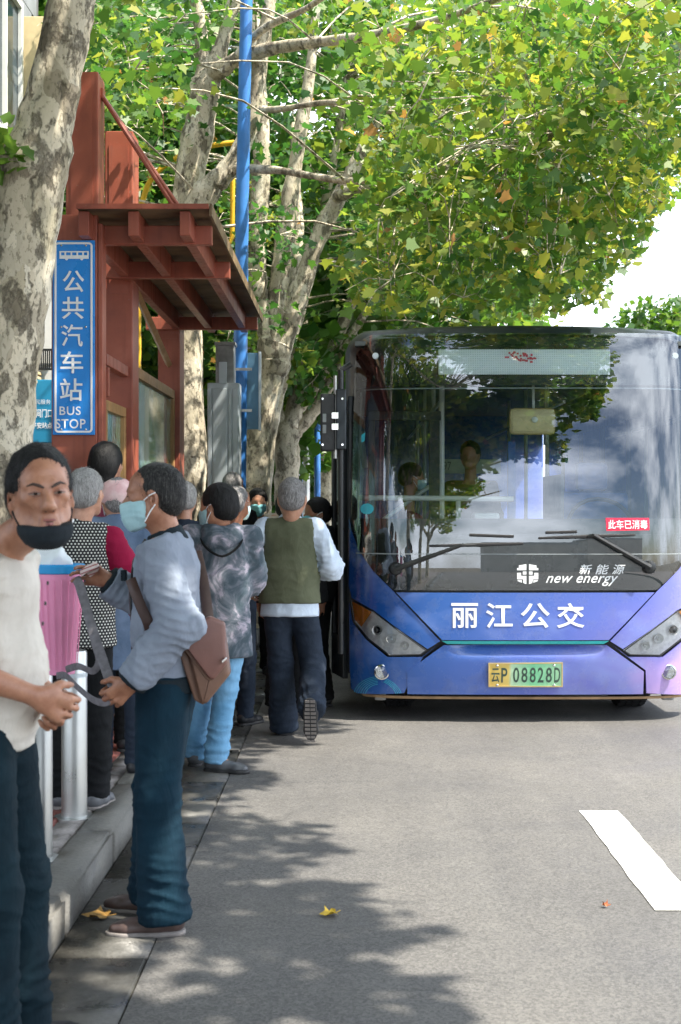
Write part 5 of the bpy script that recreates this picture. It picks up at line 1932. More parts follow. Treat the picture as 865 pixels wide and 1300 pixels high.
def mask_prims(c, Rm, s, dz=0.0, t=.012, low=False):
    W = lambda x, y, z: c + Rm @ (V3(x * HW, y, z + dz) * s)
    o = [ell(W(0, .030, -.045), V3(.060 * HW + t, .068 + t, .070) * s, Rm, .02), ell(W(0, .088, -.045), V3(.020, .024 + t, .040) * s, Rm, .03), ell(W(0, .066, -.090), V3(.038, .041, .044) * s, Rm, .03)]
    if low:
        o = [ell(W(0, .024, -.075), V3(.062 * HW + t * .8, .070 + t * .9, .058) * s, Rm, .02), ell(W(0, .070, -.094), V3(.046, .040, .034) * s, Rm, .03)]
        o += [plane(W(0, .09, -.0765), Rm @ V3(0, .13, 1), .004), plane(W(0, 0, -.13), Rm @ V3(0, -.1, -1), .01), plane(W(0, .0, 0), Rm @ V3(0, -1, .25), .008)]
    else:
        o += [plane(W(0, 0, -.004), Rm @ V3(0, .15, 1), .006), plane(W(0, .06, -.122), Rm @ V3(0, -.35, -1), .01), plane(W(0, .022, -.05), Rm @ V3(0, -1, 0), .006)]
    return o


SHOES = {}


def shoe_mesh(kind):
    if kind in SHOES: return SHOES[kind]
    pr = [cap((0, -.02, .045), (0, .05, .040), .038, .040, .03), cap((0, .05, .036), (0, .15, .030), .043, .040, .03, (1, 0, 0), .85), cap((0, .15, .028), (0, .19, .026), .038, .030, .02, (1, 0, 0), .8),
          cap((0, -.01, .06), (0, .01, .10), .040, .038, .03), plane((0, 0, .018), (0, 0, -1), .004), plane((0, .0, .098), (0, .25, 1), .004), ell((0, -.0, .115), (.032, .042, .03), None, .008, '-')]
    v, q = surface(pr, .0075)
    v = relax(v, q, 1)
    up = np_mesh('shoe_upper', v, q)
    pr = [cap((0, -.022, .010), (0, .05, .010), .041, .040, .03), cap((0, .05, .010), (0, .155, .010), .042, .046, .03), cap((0, .155, .010), (0, .195, .012), .043, .032, .02), plane((0, 0, .021), (0, 0, 1), .003), plane((0, 0, .0), (0, 0, -1), .003)]
    v, q = surface(pr, .0075)
    so = np_mesh('shoe_sole', v, q)
    tr = MB()
    for k in range(11):
        y = -.05 + k * .0265
        w = .034 if k < 3 else (.040 if k < 9 else .030)
        for sx in (-1, 1):
            tr.box(sx * w * .08 if sx > 0 else -w * .9, w * .9 if sx > 0 else -w * .08, y, y + .016, -.005, .002)
    tm = tr.mesh('shoe_tread')
    for me in (up, so): me.polygons.foreach_set('use_smooth', [True] * len(me.polygons))
    SHOES[kind] = (up, so, tm)
    return SHOES[kind]


def person(label, X, Y, z0, H, yaw, *, res=.009, skin=None, lean=0.0, head_yaw=0, head_pitch=0, head_roll=0, head_s=1.0, head_pos=None,
           wrists=None, elbow_hint=None, hands=None, ankles=None, foot=None, tops=(), trousers=None, hair=None, mask=None, shoe=None, face=0.3,
           twist=0.0, cat='person', width=1.0, sit=False, group=None, knee=None, fat=1.0, head_w=1.0):
    global HW
    HW = head_w
    s = H / 1.70
    O = V3(X, Y, z0)
    Rz = rotz(R(yaw))
    toL = lambda w: Rz.T @ (np.array(w, float) - O)
    toW = lambda v: v @ Rz.T + O
    root = thing('person', label, cat, (X, Y, z0), group)
    hipz = (.90 if not sit else .50) * s
    Rl = rotz(R(twist)) @ rotx(-R(lean))
    hip = V3(0, 0, hipz)
    up = lambda x, y, z: hip + Rl @ (V3(x, y, z - .90) * s * V3(width, 1, 1))
    shj = {sd: up(sx * .165, -.005, 1.385) for sd, sx in (('R', 1), ('L', -1))}
    hc = up(0, .018, 1.59) if head_pos is None else toL(head_pos)
    Rh = rotz(R(head_yaw)) @ rotx(R(-head_pitch)) @ roty(R(head_roll))
    hs = head_s * s
    # arms
    arms = {}
    for sd, sx in (('R', 1), ('L', -1)):
        w = (wrists or {}).get(sd)
        w = up(sx * .225, .03, .86) if w is None else toL(w)
        hint = (elbow_hint or {}).get(sd, (sx * .35, -1, -.25))
        el, w = ik(shj[sd], w, .285 * s, .255 * s, hint)
        arms[sd] = (shj[sd], el, w)
    # legs
    legs = {}
    for sd, sx in (('R', 1), ('L', -1)):
        hp = hip + V3(sx * .085 * s, 0, -.01)
        a = (ankles or {}).get(sd)
        a = V3(sx * .095 * s, -.01, .085) if a is None else toL(a)
        dl = np.linalg.norm(hp - a)
        lt = .84 * s if dl < .72 * s else min(.86 * s, dl * 1.002)
        kn, a = ik(hp, a, .51 * lt, .49 * lt, (knee or {}).get(sd, (sx * .05, 1, 0)))
        legs[sd] = (hp, kn, a)
    ff = {sd: unit(Rz.T @ np.array((foot or {}).get(sd, Rz @ V3(sx * .12, 1, 0)), float)) for sd, sx in (('R', 1), ('L', -1))}
    # --- skin: one continuous body
    B = [cap(up(0, 0, 1.10), up(0, -.005, 1.30), .115 * s, .130 * s, .05, Rl @ V3(1, 0, 0), .68), cap(up(-.12, 0, 1.37), up(.12, 0, 1.37), .045 * s, .045 * s, .05),
         cap(up(0, 0, .92), up(0, 0, 1.1), .130 * s, .118 * s, .05, Rl @ V3(1, 0, 0), .70),
         cap(up(0, -.02, 1.38), hc + Rh @ (V3(0, -.022, -.06) * hs), .056 * s, .050 * s, .035)]
    B += head_prims(hc, Rh, hs, face)
    for sd, sx in (('R', 1), ('L', -1)):
        a, e, w = arms[sd]
        hp, kn, an = legs[sd]
        B += [cap(a, e, .044 * s, .036 * s, .03), cap(e, e + (w - e) * .35, .037 * s, .038 * s, .03), cap(e + (w - e) * .35, w, .038 * s, .025 * s, .02)]
        B += [cap(hp, kn, .066 * s, .046 * s, .04), cap(kn, kn + (an - kn) * .4, .045 * s, .047 * s, .03), cap(kn + (an - kn) * .4, an, .047 * s, .034 * s, .03),
              cap(an, an + ff[sd] * .07 * s + V3(0, 0, -.035), .030 * s, .024 * s, .02)]
        fw = unit(w - e)
        hd = (hands or {}).get(sd, {})
        f = unit(Rz.T @ np.array(hd['fwd'], float)) if 'fwd' in hd else unit(fw + V3(0, .1, -.15))
        th = Rz.T @ np.array(hd['thumb'], float) if 'thumb' in hd else V3(-sx * .15, 1, .1)
        B += hand_prims(w, f, th, s * hd.get('s', 1.0), hd.get('curl', .55), hd.get('spread', 0), mirror=(sd == 'R') != hd.get('flip', False))
    v, q = surface(B, res if res < .007 else res * 1.3)
    o = link('body', np_mesh('body', toW(v), q), skin, root, True)
    # --- clothes
    def fig(name, prims, h, mat, amp=.005, fr=(9, 9, 5), seed=1, parent=root, mask_=None, sharp=2.0, rel=1, rings=()):
        v, q = surface(prims, h)
        if rel: v = relax(v, q, rel, .4)
        if amp: v = folds(v, q, amp, fr, seed, sharp, mask_, rings)
        return link(name, np_mesh(name, toW(v), q), mat, parent, True)
    def torso(inf, hem, neck=1.445, front=0.0, hemw=1.0):
        L = [cap(up(0, 0, 1.08), up(0, -.004, 1.30), (.128 * fat) * s + inf, .142 * s + inf, .05, Rl @ V3(1, 0, 0), .72),
             cap(up(-.115, -.004, 1.372), up(.115, -.004, 1.372), .045 * s + inf, .045 * s + inf, .06),
             cap(up(0, 0, hem - .10), up(0, 0, 1.10), (.142 * fat * hemw) * s + inf, (.132 * fat) * s + inf, .05, Rl @ V3(1, 0, 0), .74)]
        if front: L.append(ell(up(0, .05, 1.03), V3(.12, .085, .14) * s + inf, Rl, .05))
        return L
    def sleeves(inf, length=1.0, wide=1.0):
        L = []
        for sd in 'RL':
            a, e, w = arms[sd]
            if length < .6:
                b = a + (e - a) * length * 1.5
                L.append(cap(a, b, .052 * s + inf, (.054 * s + inf) * wide, .03, cut=0.0))
            else:
                L.append(cap(a, e, .050 * s + inf, (.044 * s + inf) * wide, .03))
                L.append(cap(e, e + (w - e) * (.98 if length >= 1 else length), (.044 * s + inf) * wide, (.034 * s + inf) * wide, .03, cut=0.0))
        return L
    for i, T in enumerate(tops):
        kind, mat, inf, hem = T['kind'], T['mat'], T.get('inf', .010), T.get('hem', .86)
        pr = torso(inf, hem, front=T.get('belly', 0), hemw=T.get('hemw', 1.0))
        if kind in ('jacket', 'coat', 'shirt'): pr += sleeves(inf, 1.0, T.get('wide', 1.0))
        if kind == 'tshirt': pr += sleeves(inf, .5, 1.1)
        if kind == 'vest':
            pr += []
        pr.append(cap(up(0, -.015, 1.36), up(0, -.005, T.get('collar', 1.42)), .066 * s + inf * .6, (.060 * s + inf * .5), .03))
        pr += [plane(up(0, 0, hem), Rl @ V3(0, T.get('hem_tilt', 0), -1), .004), plane(up(0, 0, T.get('collar', 1.42) + .004), Rl @ V3(0, .45, 1), .004)]
        if kind == 'vest':
            for sx in (-1, 1):
                pr.append(ell(up(sx * .205, 0, 1.33), V3(.055, .17, .10) * s, Rl, .02, '-'))
                pr.append(ell(up(sx * .215, 0, 1.22), V3(.045, .17, .14) * s, Rl, .02, '-'))
        nm = T.get('name', {'jacket': 'jacket', 'coat': 'coat', 'shirt': 'shirt', 'tshirt': 'shirt', 'vest': 'vest'}[kind])
        els = [arms[sd][1] for sd in 'RL']
        def fmask(v, els=els, hem=hem, up=up):
            m_ = np.full(len(v), .55)
            for e in els: m_ += 1.9 * np.exp(-((v - e) ** 2).sum(1) / .014)
            m_ -= .25 * np.exp(-((v[:, 2] - up(0, 0, hem)[2]) / .05) ** 2)
            return m_
        o = fig(nm, pr, T.get('h', res * 1.15), mat, T.get('amp', .006) * 1.25, T.get('fr', (8, 8, 5)), 3 + i * 7 + int(X * 100) % 50, mask_=fmask, sharp=3.0, rings=[(arms[sd][1], unit(arms[sd][2] - arms[sd][0]), .13, .034, .011) for sd in 'RL'] + [(arms[sd][2] * .85 + arms[sd][1] * .15, unit(arms[sd][2] - arms[sd][1]), .09, .028, .007) for sd in 'RL'] + [(arms[sd][0] + V3(0, 0, -.06), unit(V3(.4 if sd == 'R' else -.4, 0, 1)), .11, .045, .006) for sd in 'RL'] + [(up(0, .08, hem + .12), V3(.25, 0, .97), .16, .05, .005), (up(0, -.08, hem + .14), V3(-.2, 0, .98), .16, .055, .005)])
        T['obj'] = o
        if T.get('cuff'):
            for sd in 'RL':
                a, e, w = arms[sd]
                fig('cuff', [cap(e + (w - e) * .86, e + (w - e) * 1.03, .036 * s + inf, .033 * s + inf, .01, cut=0, cuta=0)], res, T['cuff'], .003, (30, 30, 30), 5, o)
        if T.get('band'):
            pr = torso(inf + .011, hem, front=T.get('belly', 0), hemw=T.get('hemw', 1.0)) + [plane(up(0, 0, hem - .035), Rl @ V3(0, T.get('hem_tilt', 0), -1), .004), plane(up(0, 0, hem + .022), Rl @ V3(0, -T.get('hem_tilt', 0), 1), .004)]
            fig('hem_band', pr, res, T['band'], .002, (30, 30, 4), 8, o)
        if T.get('collar_mat'):
            fig('collar', [cap(up(0, -.018, 1.395), up(0, .004, 1.452), .073 * s, .066 * s, .02, cut=0, cuta=0), ell(up(0, .01, 1.47), V3(.055, .055, .05) * s, None, .006, '-')], res, T['collar_mat'], .003, (14, 14, 14), 9, o)
        if T.get('hood'):
            fig('hood', [ell(up(0, -.085, 1.36), V3(.125, .055, .085) * s, Rl @ rotx(.25), .03), ell(up(.07, -.04, 1.42), V3(.05, .06, .035) * s, None, .04), ell(up(-.07, -.04, 1.42), V3(.05, .06, .035) * s, None, .04), ell(up(0, -.03, 1.45), V3(.06, .07, .06) * s, None, .02, '-')], res, mat, .008, (10, 10, 10), 12, o)
            pts = [up(.125, -.05, 1.40), up(.10, -.125, 1.325), up(0, -.150, 1.265), up(-.10, -.125, 1.325), up(-.125, -.05, 1.40)]
            MB().tube([Vector(toW(p)) for p in catmull(pts, 5)], .007, 6).build('cord', T['hood'], o, True)
    if trousers:
        tr = trousers
        inf = tr.get('inf', .014)
        pr = [cap(hip + V3(0, 0, .02), hip + V3(0, 0, .10 * s), .138 * s * fat + inf * .3, .132 * s * fat, .05, (1, 0, 0), .76)]
        for sd, sx in (('R', 1), ('L', -1)):
            hp, kn, an = legs[sd]
            dn = unit(an - kn)
            end = an + dn * tr.get('over', .035)
            pr += [cap(hp + V3(0, 0, -.02), kn, .070 * s + inf, .052 * s + inf, .03), cap(kn, end, .052 * s + inf, tr.get('hemr', .062) * s, .03, cut=0.0)]
        def msk(v):
            return .5 + 1.2 * np.clip((.42 * s - v[:, 2]) / (.3 * s), 0, 1) + .5 * np.exp(-((v[:, 2] - .48 * s) / .08) ** 2)
        o = fig('trousers', pr, tr.get('h', res * 1.2), tr['mat'], tr.get('amp', .007), tr.get('fr', (5, 5, 9)), 21 + int(Y * 10) % 40, mask_=msk, rings=[(legs[sd][1], V3(.15, .2, .97), .14, .048, .007) for sd in 'RL'] + [(legs[sd][2] + V3(0, 0, .07), V3(.1, -.25, .96), .13, .040, .011) for sd in 'RL'] + [(hip + V3(0, .05, -.08), V3(.5, 0, .86), .16, .05, .005)])
    if shoe:
        up_, so_, tm_ = shoe_mesh('shoe')
        for sd in 'RL':
            hp, kn, an = legs[sd]
            f = Rz @ ff[sd]
            z = V3(0, 0, 1)
            if abs(f[2]) > .02 or True:
                x = unit(np.cross(f, z)) if abs(f[2]) < .98 else Rz @ V3(1, 0, 0)
                zz = np.cross(x, f)
            org = toW(an[None])[0] - zz * .085 - f * .012
            M = Matrix(((x[0] * s, f[0] * s, zz[0] * s, org[0]), (x[1] * s, f[1] * s, zz[1] * s, org[1]), (x[2] * s, f[2] * s, zz[2] * s, org[2]), (0, 0, 0, 1)))
            def mk(nm, base, mat, par):
                me = base.copy()
                me.transform(M)
                return link(nm, me, mat, par)
            so = mk('shoe', up_, shoe[0], root)
            mk('sole', so_, shoe[1], so)
            if shoe[2:]: mk('tread', tm_, M_SOLEG, so)
            la = MB()
            for k in range(4):
                y = .055 + k * .022
                pz = .083 - k * .009
                la.tube([Vector((-.022, y, pz - .008)), Vector((0, y + .004, pz)), Vector((.022, y, pz - .008))], .0028, 5)
            me = la.mesh('laces'); me.transform(M)
            link('laces', me, shoe[1], so)
    Wh = lambda x, y, z: Vector(toW((hc + Rh @ (V3(x * HW, y, z) * hs))[None])[0])
    if hair:
        pr = hair_prims(hc, Rh, hs, hair.get('t', .010), hair.get('line', .062), hair.get('nape', -.055))
        if hair.get('long'):
            pr = pr[:2] + [cap(hc + Rh @ (V3(0, -.05, .0) * hs), hc + Rh @ (V3(0, -.065, -.10) * hs), .075 * hs, .062 * hs, .03, Rh @ V3(1, 0, 0), .7)] + pr[2:3]
        o = fig('hair', pr, hair.get('h', res * .9), hair['mat'], hair.get('amp', .004), hair.get('fr', (38, 38, 16)), 31, rel=0)
        # loose strands over the cap of hair
        hv = np.empty(len(o.data.vertices) * 3); o.data.vertices.foreach_get('co', hv); hv = hv.reshape(-1, 3)
        hn = np.empty(len(hv) * 3); o.data.vertices.foreach_get('normal', hn); hn = hn.reshape(-1, 3)
        rg = np.random.default_rng(int(abs(X) * 1000) + 3)
        n_ = hair.get('n', 2600 if res < .009 else 1100)
        ii = rg.integers(0, len(hv), n_)
        p_, nn = hv[ii] + rg.normal(0, .002, (n_, 3)), hn[ii]
        fl_ = (Rz @ Rh @ V3(0, -.55, -.8))[None] + rg.normal(0, .38, (n_, 3))
        fl_ -= nn * (fl_ * nn).sum(1)[:, None]
        fl_ /= np.linalg.norm(fl_, axis=1)[:, None] + 1e-9
        d_ = fl_ + nn * rg.uniform(.08, .42, n_)[:, None]
        L_ = rg.uniform(.010, .024, n_)[:, None] * hair.get('len', 1.0)
        sd_ = np.cross(fl_, nn) * .0009
        vv = np.stack([p_ - sd_, p_ + sd_, p_ + d_ * L_ + sd_ * .2 - nn * L_ * .12, p_ + d_ * L_ - sd_ * .2 - nn * L_ * .12], 1).reshape(-1, 3)
        so_ = link('strands', np_mesh('strands', vv + np.array(WL[root.name]), np.arange(4 * n_).reshape(n_, 4)), hair['mat'], o)
        so_['kind'] = 'stuff'
    if mask:
        pr = mask_prims(hc, Rh, hs, low=mask.get('low', False), dz=mask.get('dz', 0))
        o = fig('face_mask', pr, res * .9, mask['mat'], .0025, (4, 4, 60), 41)
        if mask.get('straps', True):
            for sx in (-1, 1):
                if mask.get('low'):
                    MB().tube([Wh(sx * .066, .03, -.075), Wh(sx * .078, .008, -.04), Wh(sx * .080, -.014, .0)], .0022 * 1.2, 5).build('strap', mask['mat'], o)
                else:
                    MB().tube([Wh(sx * .070, .028, -.014), Wh(sx * .079, .005, .004), Wh(sx * .083, -.016, .012)], .0026, 5).build('strap', mask.get('strap', M_WHITE), o)
                    MB().tube([Wh(sx * .066, .028, -.090), Wh(sx * .077, .006, -.055), Wh(sx * .083, -.014, -.030)], .0026, 5).build('strap', mask.get('strap', M_WHITE), o)
    return dict(root=root, head=hc, Rh=Rh, hs=hs, W=Wh, toW=toW, arms=arms, up=up, s=s, res=res, fig=fig, legs=legs)


SK_A = skin_mat('skin warm', (0.42, 0.215, 0.135))
SK_B = skin_mat('skin tanned', (0.36, 0.175, 0.105))
SK_C = skin_mat('skin pale', (0.50, 0.28, 0.19))
H_BLACK = hair_mat('black hair', (0.006, 0.006, 0.0065), (0.018, 0.018, 0.02), .25)
H_SALT = hair_mat('greying black hair', (0.010, 0.010, 0.010), (0.11, 0.105, 0.10), .38)
H_GREY = hair_mat('grey hair', (0.20, 0.195, 0.19), (0.46, 0.45, 0.44), .7)
H_GREYD = hair_mat('mixed grey hair', (0.075, 0.072, 0.072), (0.34, 0.33, 0.33), .75)
F_NAVY = fabric('navy trousers', (0.003, 0.018, 0.033), (0.005, 0.027, 0.046))
F_NAVY2 = fabric('deep navy trousers', (0.003, 0.012, 0.019), (0.005, 0.019, 0.028))
F_SLATE = fabric('slate trousers', (0.018, 0.027, 0.044), (0.032, 0.044, 0.068))
F_BLACK = fabric('black cloth', (0.006, 0.007, 0.008), (0.012, 0.013, 0.015))
F_BEIGE = fabric('beige jersey', (0.62, 0.575, 0.51), (0.68, 0.64, 0.575))
F_BLUEGREY = fabric('blue grey jacket', (0.215, 0.25, 0.315), (0.265, 0.305, 0.375))
F_DARKRIB = fabric('dark ribbing', (0.014, 0.022, 0.028))
F_OLIVE = fabric('olive vest', (0.095, 0.105, 0.063), (0.125, 0.135, 0.085))
F_PALEBLUE = fabric('pale blue shirt', (0.56, 0.66, 0.80), (0.64, 0.73, 0.85))
F_RED = fabric('crimson knit', (0.27, 0.008, 0.045))
F_DENIMJ = fabric('blue grey coat', (0.10, 0.155, 0.25), (0.16, 0.22, 0.33))
F_JEANS = fabric('bright jeans', (0.13, 0.33, 0.56), (0.24, 0.47, 0.70), scale=4)
F_WARMW = fabric('off white cloth', (0.55, 0.53, 0.49), (0.66, 0.63, 0.58))
F_CAMEL = fabric('beige coat', (0.46, 0.38, 0.29), (0.56, 0.48, 0.38))
F_PINKH = fabric('pink felt', (0.74, 0.42, 0.44), (0.82, 0.66, 0.64), scale=9)
F_WINE = fabric('wine cloth', (0.17, 0.03, 0.06), (0.26, .06, .09))
M_MASKB = fabric('light blue mask', (0.40, 0.66, 0.72), (0.50, 0.74, 0.78))
M_MASKT = fabric('teal mask', (0.18, 0.50, 0.55), (0.25, 0.58, 0.62))
M_MASKK = fabric('black mask', (0.014, 0.019, 0.024), (0.024, 0.032, 0.04))
M_SHOEBR = simple('brown leather', (0.080, 0.052, 0.047), .42, var=.25, scale=14)
M_SHOEBK = simple('black leather', (0.016, 0.017, 0.02), .45, var=.3, scale=14)
M_SHOEGR = simple('grey leather', (0.10, 0.105, 0.115), .45, var=.3, scale=14)
M_SOLEG = simple('grey sole', (0.22, 0.20, 0.19), .7, var=.2)
M_SOLEK = simple('dark sole', (0.035, 0.035, 0.037), .7, var=.2)


def dots_mat():
    m = NM('dotted cloth')
    v = m.tc()
    s = m.sep(v)
    a = m.math('ADD', s[0], m.math('MULTIPLY', s[1], .35))
    p = .0165
    row = m.math('FLOOR', m.math('DIVIDE', s[2], p * .82))
    sh = m.math('MULTIPLY', m.math('MODULO', m.math('ABSOLUTE', row), 2.0), .5)
    fx = m.math('SUBTRACT', m.math('FRACT', m.math('ADD', m.math('DIVIDE', a, p), sh)), .5)
    fz = m.math('SUBTRACT', m.math('FRACT', m.math('DIVIDE', s[2], p * .82)), .5)
    d = m.math('ADD', m.math('MULTIPLY', fx, fx), m.math('MULTIPLY', fz, fz))
    dot = m.ramp(d, [(.055, (1, 1, 1)), (.085, (0, 0, 0))])
    m.set(Base_Color=m.mix(dot, (.012, .014, .015), (.62, .62, .58)), Roughness=.85)
    m.bump(m.noise(v, 9, 4), .4, .01)
    return m.m
def tiedye_mat():
    m = NM('tie dye cloth')
    v = m.tc()
    f = m.noise(v, 6.5, 6, .6, 1.2)
    c = m.ramp(f, [(.30, (.022, .045, .06)), (.43, (.06, .085, .11)), (.52, (.15, .165, .20)), (.60, (.40, .36, .43)), (.72, (.12, .15, .18))])
    g = m.ramp(m.noise(v, 17, 4, .6), [(.45, (0, 0, 0)), (.65, (1, 1, 1))])
    m.set(Base_Color=m.mix(m.math('MULTIPLY', g, .45), c, (.05, .075, .09)), Roughness=.85)
    m.bump(f, .3, .01)
    return m.m
F_DOTS = dots_mat()
F_TIE = tiedye_mat()

# --- man in beige, nearest, looking at us
h0 = P(52, 629, 3.72)
p1 = person('man in a beige shirt with a black mask pulled under his chin, looking at us', -.98, 3.86, 0.0, 1.70, -96, res=.006, skin=SK_A,
            lean=3, head_pos=(h0.x, h0.y, h0.z), head_yaw=-62, head_pitch=-2, head_roll=4, head_s=1.08, head_w=.91, face=1.0,
            wrists={'R': P(46, 884, 3.70), 'L': P(62, 880, 3.86)}, elbow_hint={'R': (.55, -1, -.25), 'L': (-.5, -1, -.3)},
            hands={'R': dict(fwd=(.78, .42, -.46), thumb=(.35, .0, .94), curl=1.0, s=1.02, spread=-.6), 'L': dict(fwd=(.45, -.55, -.70), thumb=(.65, -.1, .75), curl=1.1, s=1.02, spread=-.6)},
            ankles={'R': (-.97, 3.75, .085), 'L': (-.93, 3.97, .085)}, foot={'R': (1, -.25, 0), 'L': (1, .15, 0)},
            tops=[dict(kind='tshirt', mat=F_BEIGE, inf=.012, hem=.865, belly=1, amp=.009, fr=(8, 8, 5), collar=1.405, h=.0065)],
            trousers=dict(mat=F_NAVY2, inf=.024, hemr=.088, amp=.011, h=.008), hair=dict(mat=H_BLACK, t=.011, line=.084, amp=.004, h=.006, n=4200), mask=dict(mat=M_MASKK, low=True), shoe=(M_SHOEBK, M_SOLEK))
W = p1['W']
face = [o for o in p1['root'].children if o.name.startswith('body')][0]
M_BROW = simple('eyebrow', (.06, .038, .030), .8)
M_EYEW = simple('eye white', (.30, .26, .23), .3)
M_IRIS = simple('iris', (.012, .009, .008), .15)
M_LIP = simple('lips', (.30, .115, .10), .45)
M_LID = simple('eyelid', (.27, .13, .09), .5)
for sx in (-1, 1):
    MB().tube([W(sx * .010, .1040, .0145), W(sx * .022, .1015, .0205), W(sx * .036, .0955, .0255), W(sx * .051, .082, .0215)], [.0026, .0042, .0036, .0015], 6, flat=.75).build('eyebrow', M_BROW, face, True)
    MB().lathe([(.0, -.0105), (.006, -.009), (.0095, -.005), (.0105, 0)], (0, 0, 0), 12, 0, 'Y')
    e = MB().tube([W(sx * .018, .0905, .0012), W(sx * .032, .0930, .0022), W(sx * .046, .0845, .0012)], [.0015, .0040, .0015], 8).build('eye', M_EYEW, face, True)
    MB().tube([W(sx * .0265, .0965, .0022), W(sx * .0355, .0950, .0024)], .0040, 8).build('iris', M_IRIS, e, True)
    MB().tube([W(sx * .017, .0905, .004), W(sx * .031, .0975, .0070), W(sx * .048, .0845, .0030)], [.0022, .0036, .002], 6).build('eyelid', M_LID, face, True)
    MB().tube([W(sx * .018, .0908, -.003), W(sx * .031, .0925, -.0045), W(sx * .045, .083, -.002)], [.001, .0022, .001], 6).build('eyelid', M_LID, face, True)
    MB().tube([W(sx * .0085, .1045, -.0405), W(sx * .0105, .1015, -.0415)], .0028, 6).build('nostril', M_BROW, face, True)
MB().tube([W(-.026, .083, -.066), W(-.010, .0925, -.0615), W(0, .0935, -.063), W(.010, .0925, -.0615), W(.026, .083, -.066)], [.0016, .0036, .0034, .0036, .0016], 8).build('lip', M_LIP, face, True)
MB().tube([W(-.024, .083, -.0690), W(0, .0945, -.0720), W(.024, .083, -.0690)], [.0016, .0048, .0016], 8).build('lip', M_LIP, face, True)
MB().tube([W(-.026, .0845, -.0672), W(0, .0945, -.0668), W(.026, .0845, -.0672)], [.0008, .0014, .0008], 6).build('mouth_line', M_BROW, face)
shirt = [o for o in p1['root'].children if o.name.startswith('shirt')][0]
M_BTN = simple('dark button', (.06, .05, .045), .4)
for k in range(3):
    a = p1['toW'](p1['up'](.012, .142 - .004 * k, 1.315 - .055 * k)[None])[0]
    MB().lathe([(.0055, 0), (.0055, .004), (.002, .005)], a, 10, 0, 'X').build('button', M_BTN, shirt)

mk = [o for o in p1['root'].children if o.name.startswith('face_mask')][0]
MB().tube([W(-.074, .020, -.064), W(-.0735, .034, -.067), W(-.068, .050, -.071)], [.003, .0055, .002], 8, flat=.5).build('lining', M_WHITE, mk, True)
for k in range(3):
    MB().tube([W(x * (1 - .05 * k), .086 + .012 * (1 - abs(x) / .05) - abs(x) * .55, -.083 - .008 * k - abs(x) * .12) for x in (-.05, -.03, -.012, .012, .03, .05)], .0012, 5).build('pleat', M_MASKK, mk, True)

# --- man in blue grey jacket, in profile, holding the basket's rim and strap
h0 = P(196, 630, 5.1)
WR2 = P(139, 737, 5.30)
WL2 = P(168, 866, 4.90)
p2 = person('man in a blue-grey jacket and light blue mask, in profile, holding a grey strap', -.66, 5.12, 0.0, 1.67, 86, res=.0065, skin=SK_B, lean=1,
            head_pos=(h0.x, h0.y, h0.z), head_yaw=4, head_pitch=2, head_s=1.0, face=1.0,
            wrists={'R': WR2, 'L': WL2}, elbow_hint={'R': (.45, -.55, -1), 'L': (-.25, -1, -.35)},
            hands={'R': dict(fwd=(-.95, .02, .22), thumb=(.1, -.35, .95), curl=.55, s=.98), 'L': dict(fwd=(-.72, -.05, -.62), thumb=(-.55, -.25, .75), curl=1.15, s=1.0)},
            ankles={'L': (-.655, 5.02, .082), 'R': (-.73, 5.28, .082)}, foot={'L': (-1, -.10, 0), 'R': (-1, .2, 0)},
            tops=[dict(kind='jacket', mat=F_BLUEGREY, inf=.022, hem=.90, amp=.012, fr=(9, 9, 8), cuff=F_DARKRIB, band=F_DARKRIB, collar_mat=F_DARKRIB, wide=1.22, belly=0, collar=1.42, h=.007)],
            trousers=dict(mat=F_NAVY, inf=.028, hemr=.096, amp=.007, fr=(6, 6, 5), over=.03, h=.008), hair=dict(mat=H_SALT, t=.006, line=.066, amp=.0015, h=.006), mask=dict(mat=M_MASKB), shoe=(M_SHOEBR, M_SOLEG), fat=1.02)
W = p2['W']
fc = [o for o in p2['root'].children if o.name.startswith('body')][0]
for sx in (-1, 1):
    MB().tube([W(sx * .014, .0975, .021), W(sx * .030, .091, .026), W(sx * .048, .078, .022)], [.0022, .003, .002], 6, flat=.6).build('eyebrow', M_BROW, fc, True)
    e = MB().tube([W(sx * .022, .0895, .001), W(sx * .032, .0905, .002), W(sx * .043, .084, .001)], [.0015, .0042, .0015], 8).build('eye', M_IRIS, fc, True)
jk = [o for o in p2['root'].children if o.name.startswith('jacket')][0]
a = p2['toW'](p2['up'](-.02, .150, 1.30)[None])[0]
MB().box(a[0] - .006, a[0] + .012, a[1] - .04, a[1] - .005, a[2] - .03, a[2] + .01, bev=.004).build('badge', F_DARKRIB, jk)
M_ZIP = simple('zip', (.02, .022, .026), .4)
MB().tube([Vector(p2['toW'](p2['up'](0, y, z)[None])[0]) for y, z in ((.072, 1.42), (.118, 1.34), (.134, 1.22), (.128, 1.1), (.128, .95))], .005, 6).build('zip', M_ZIP, jk)

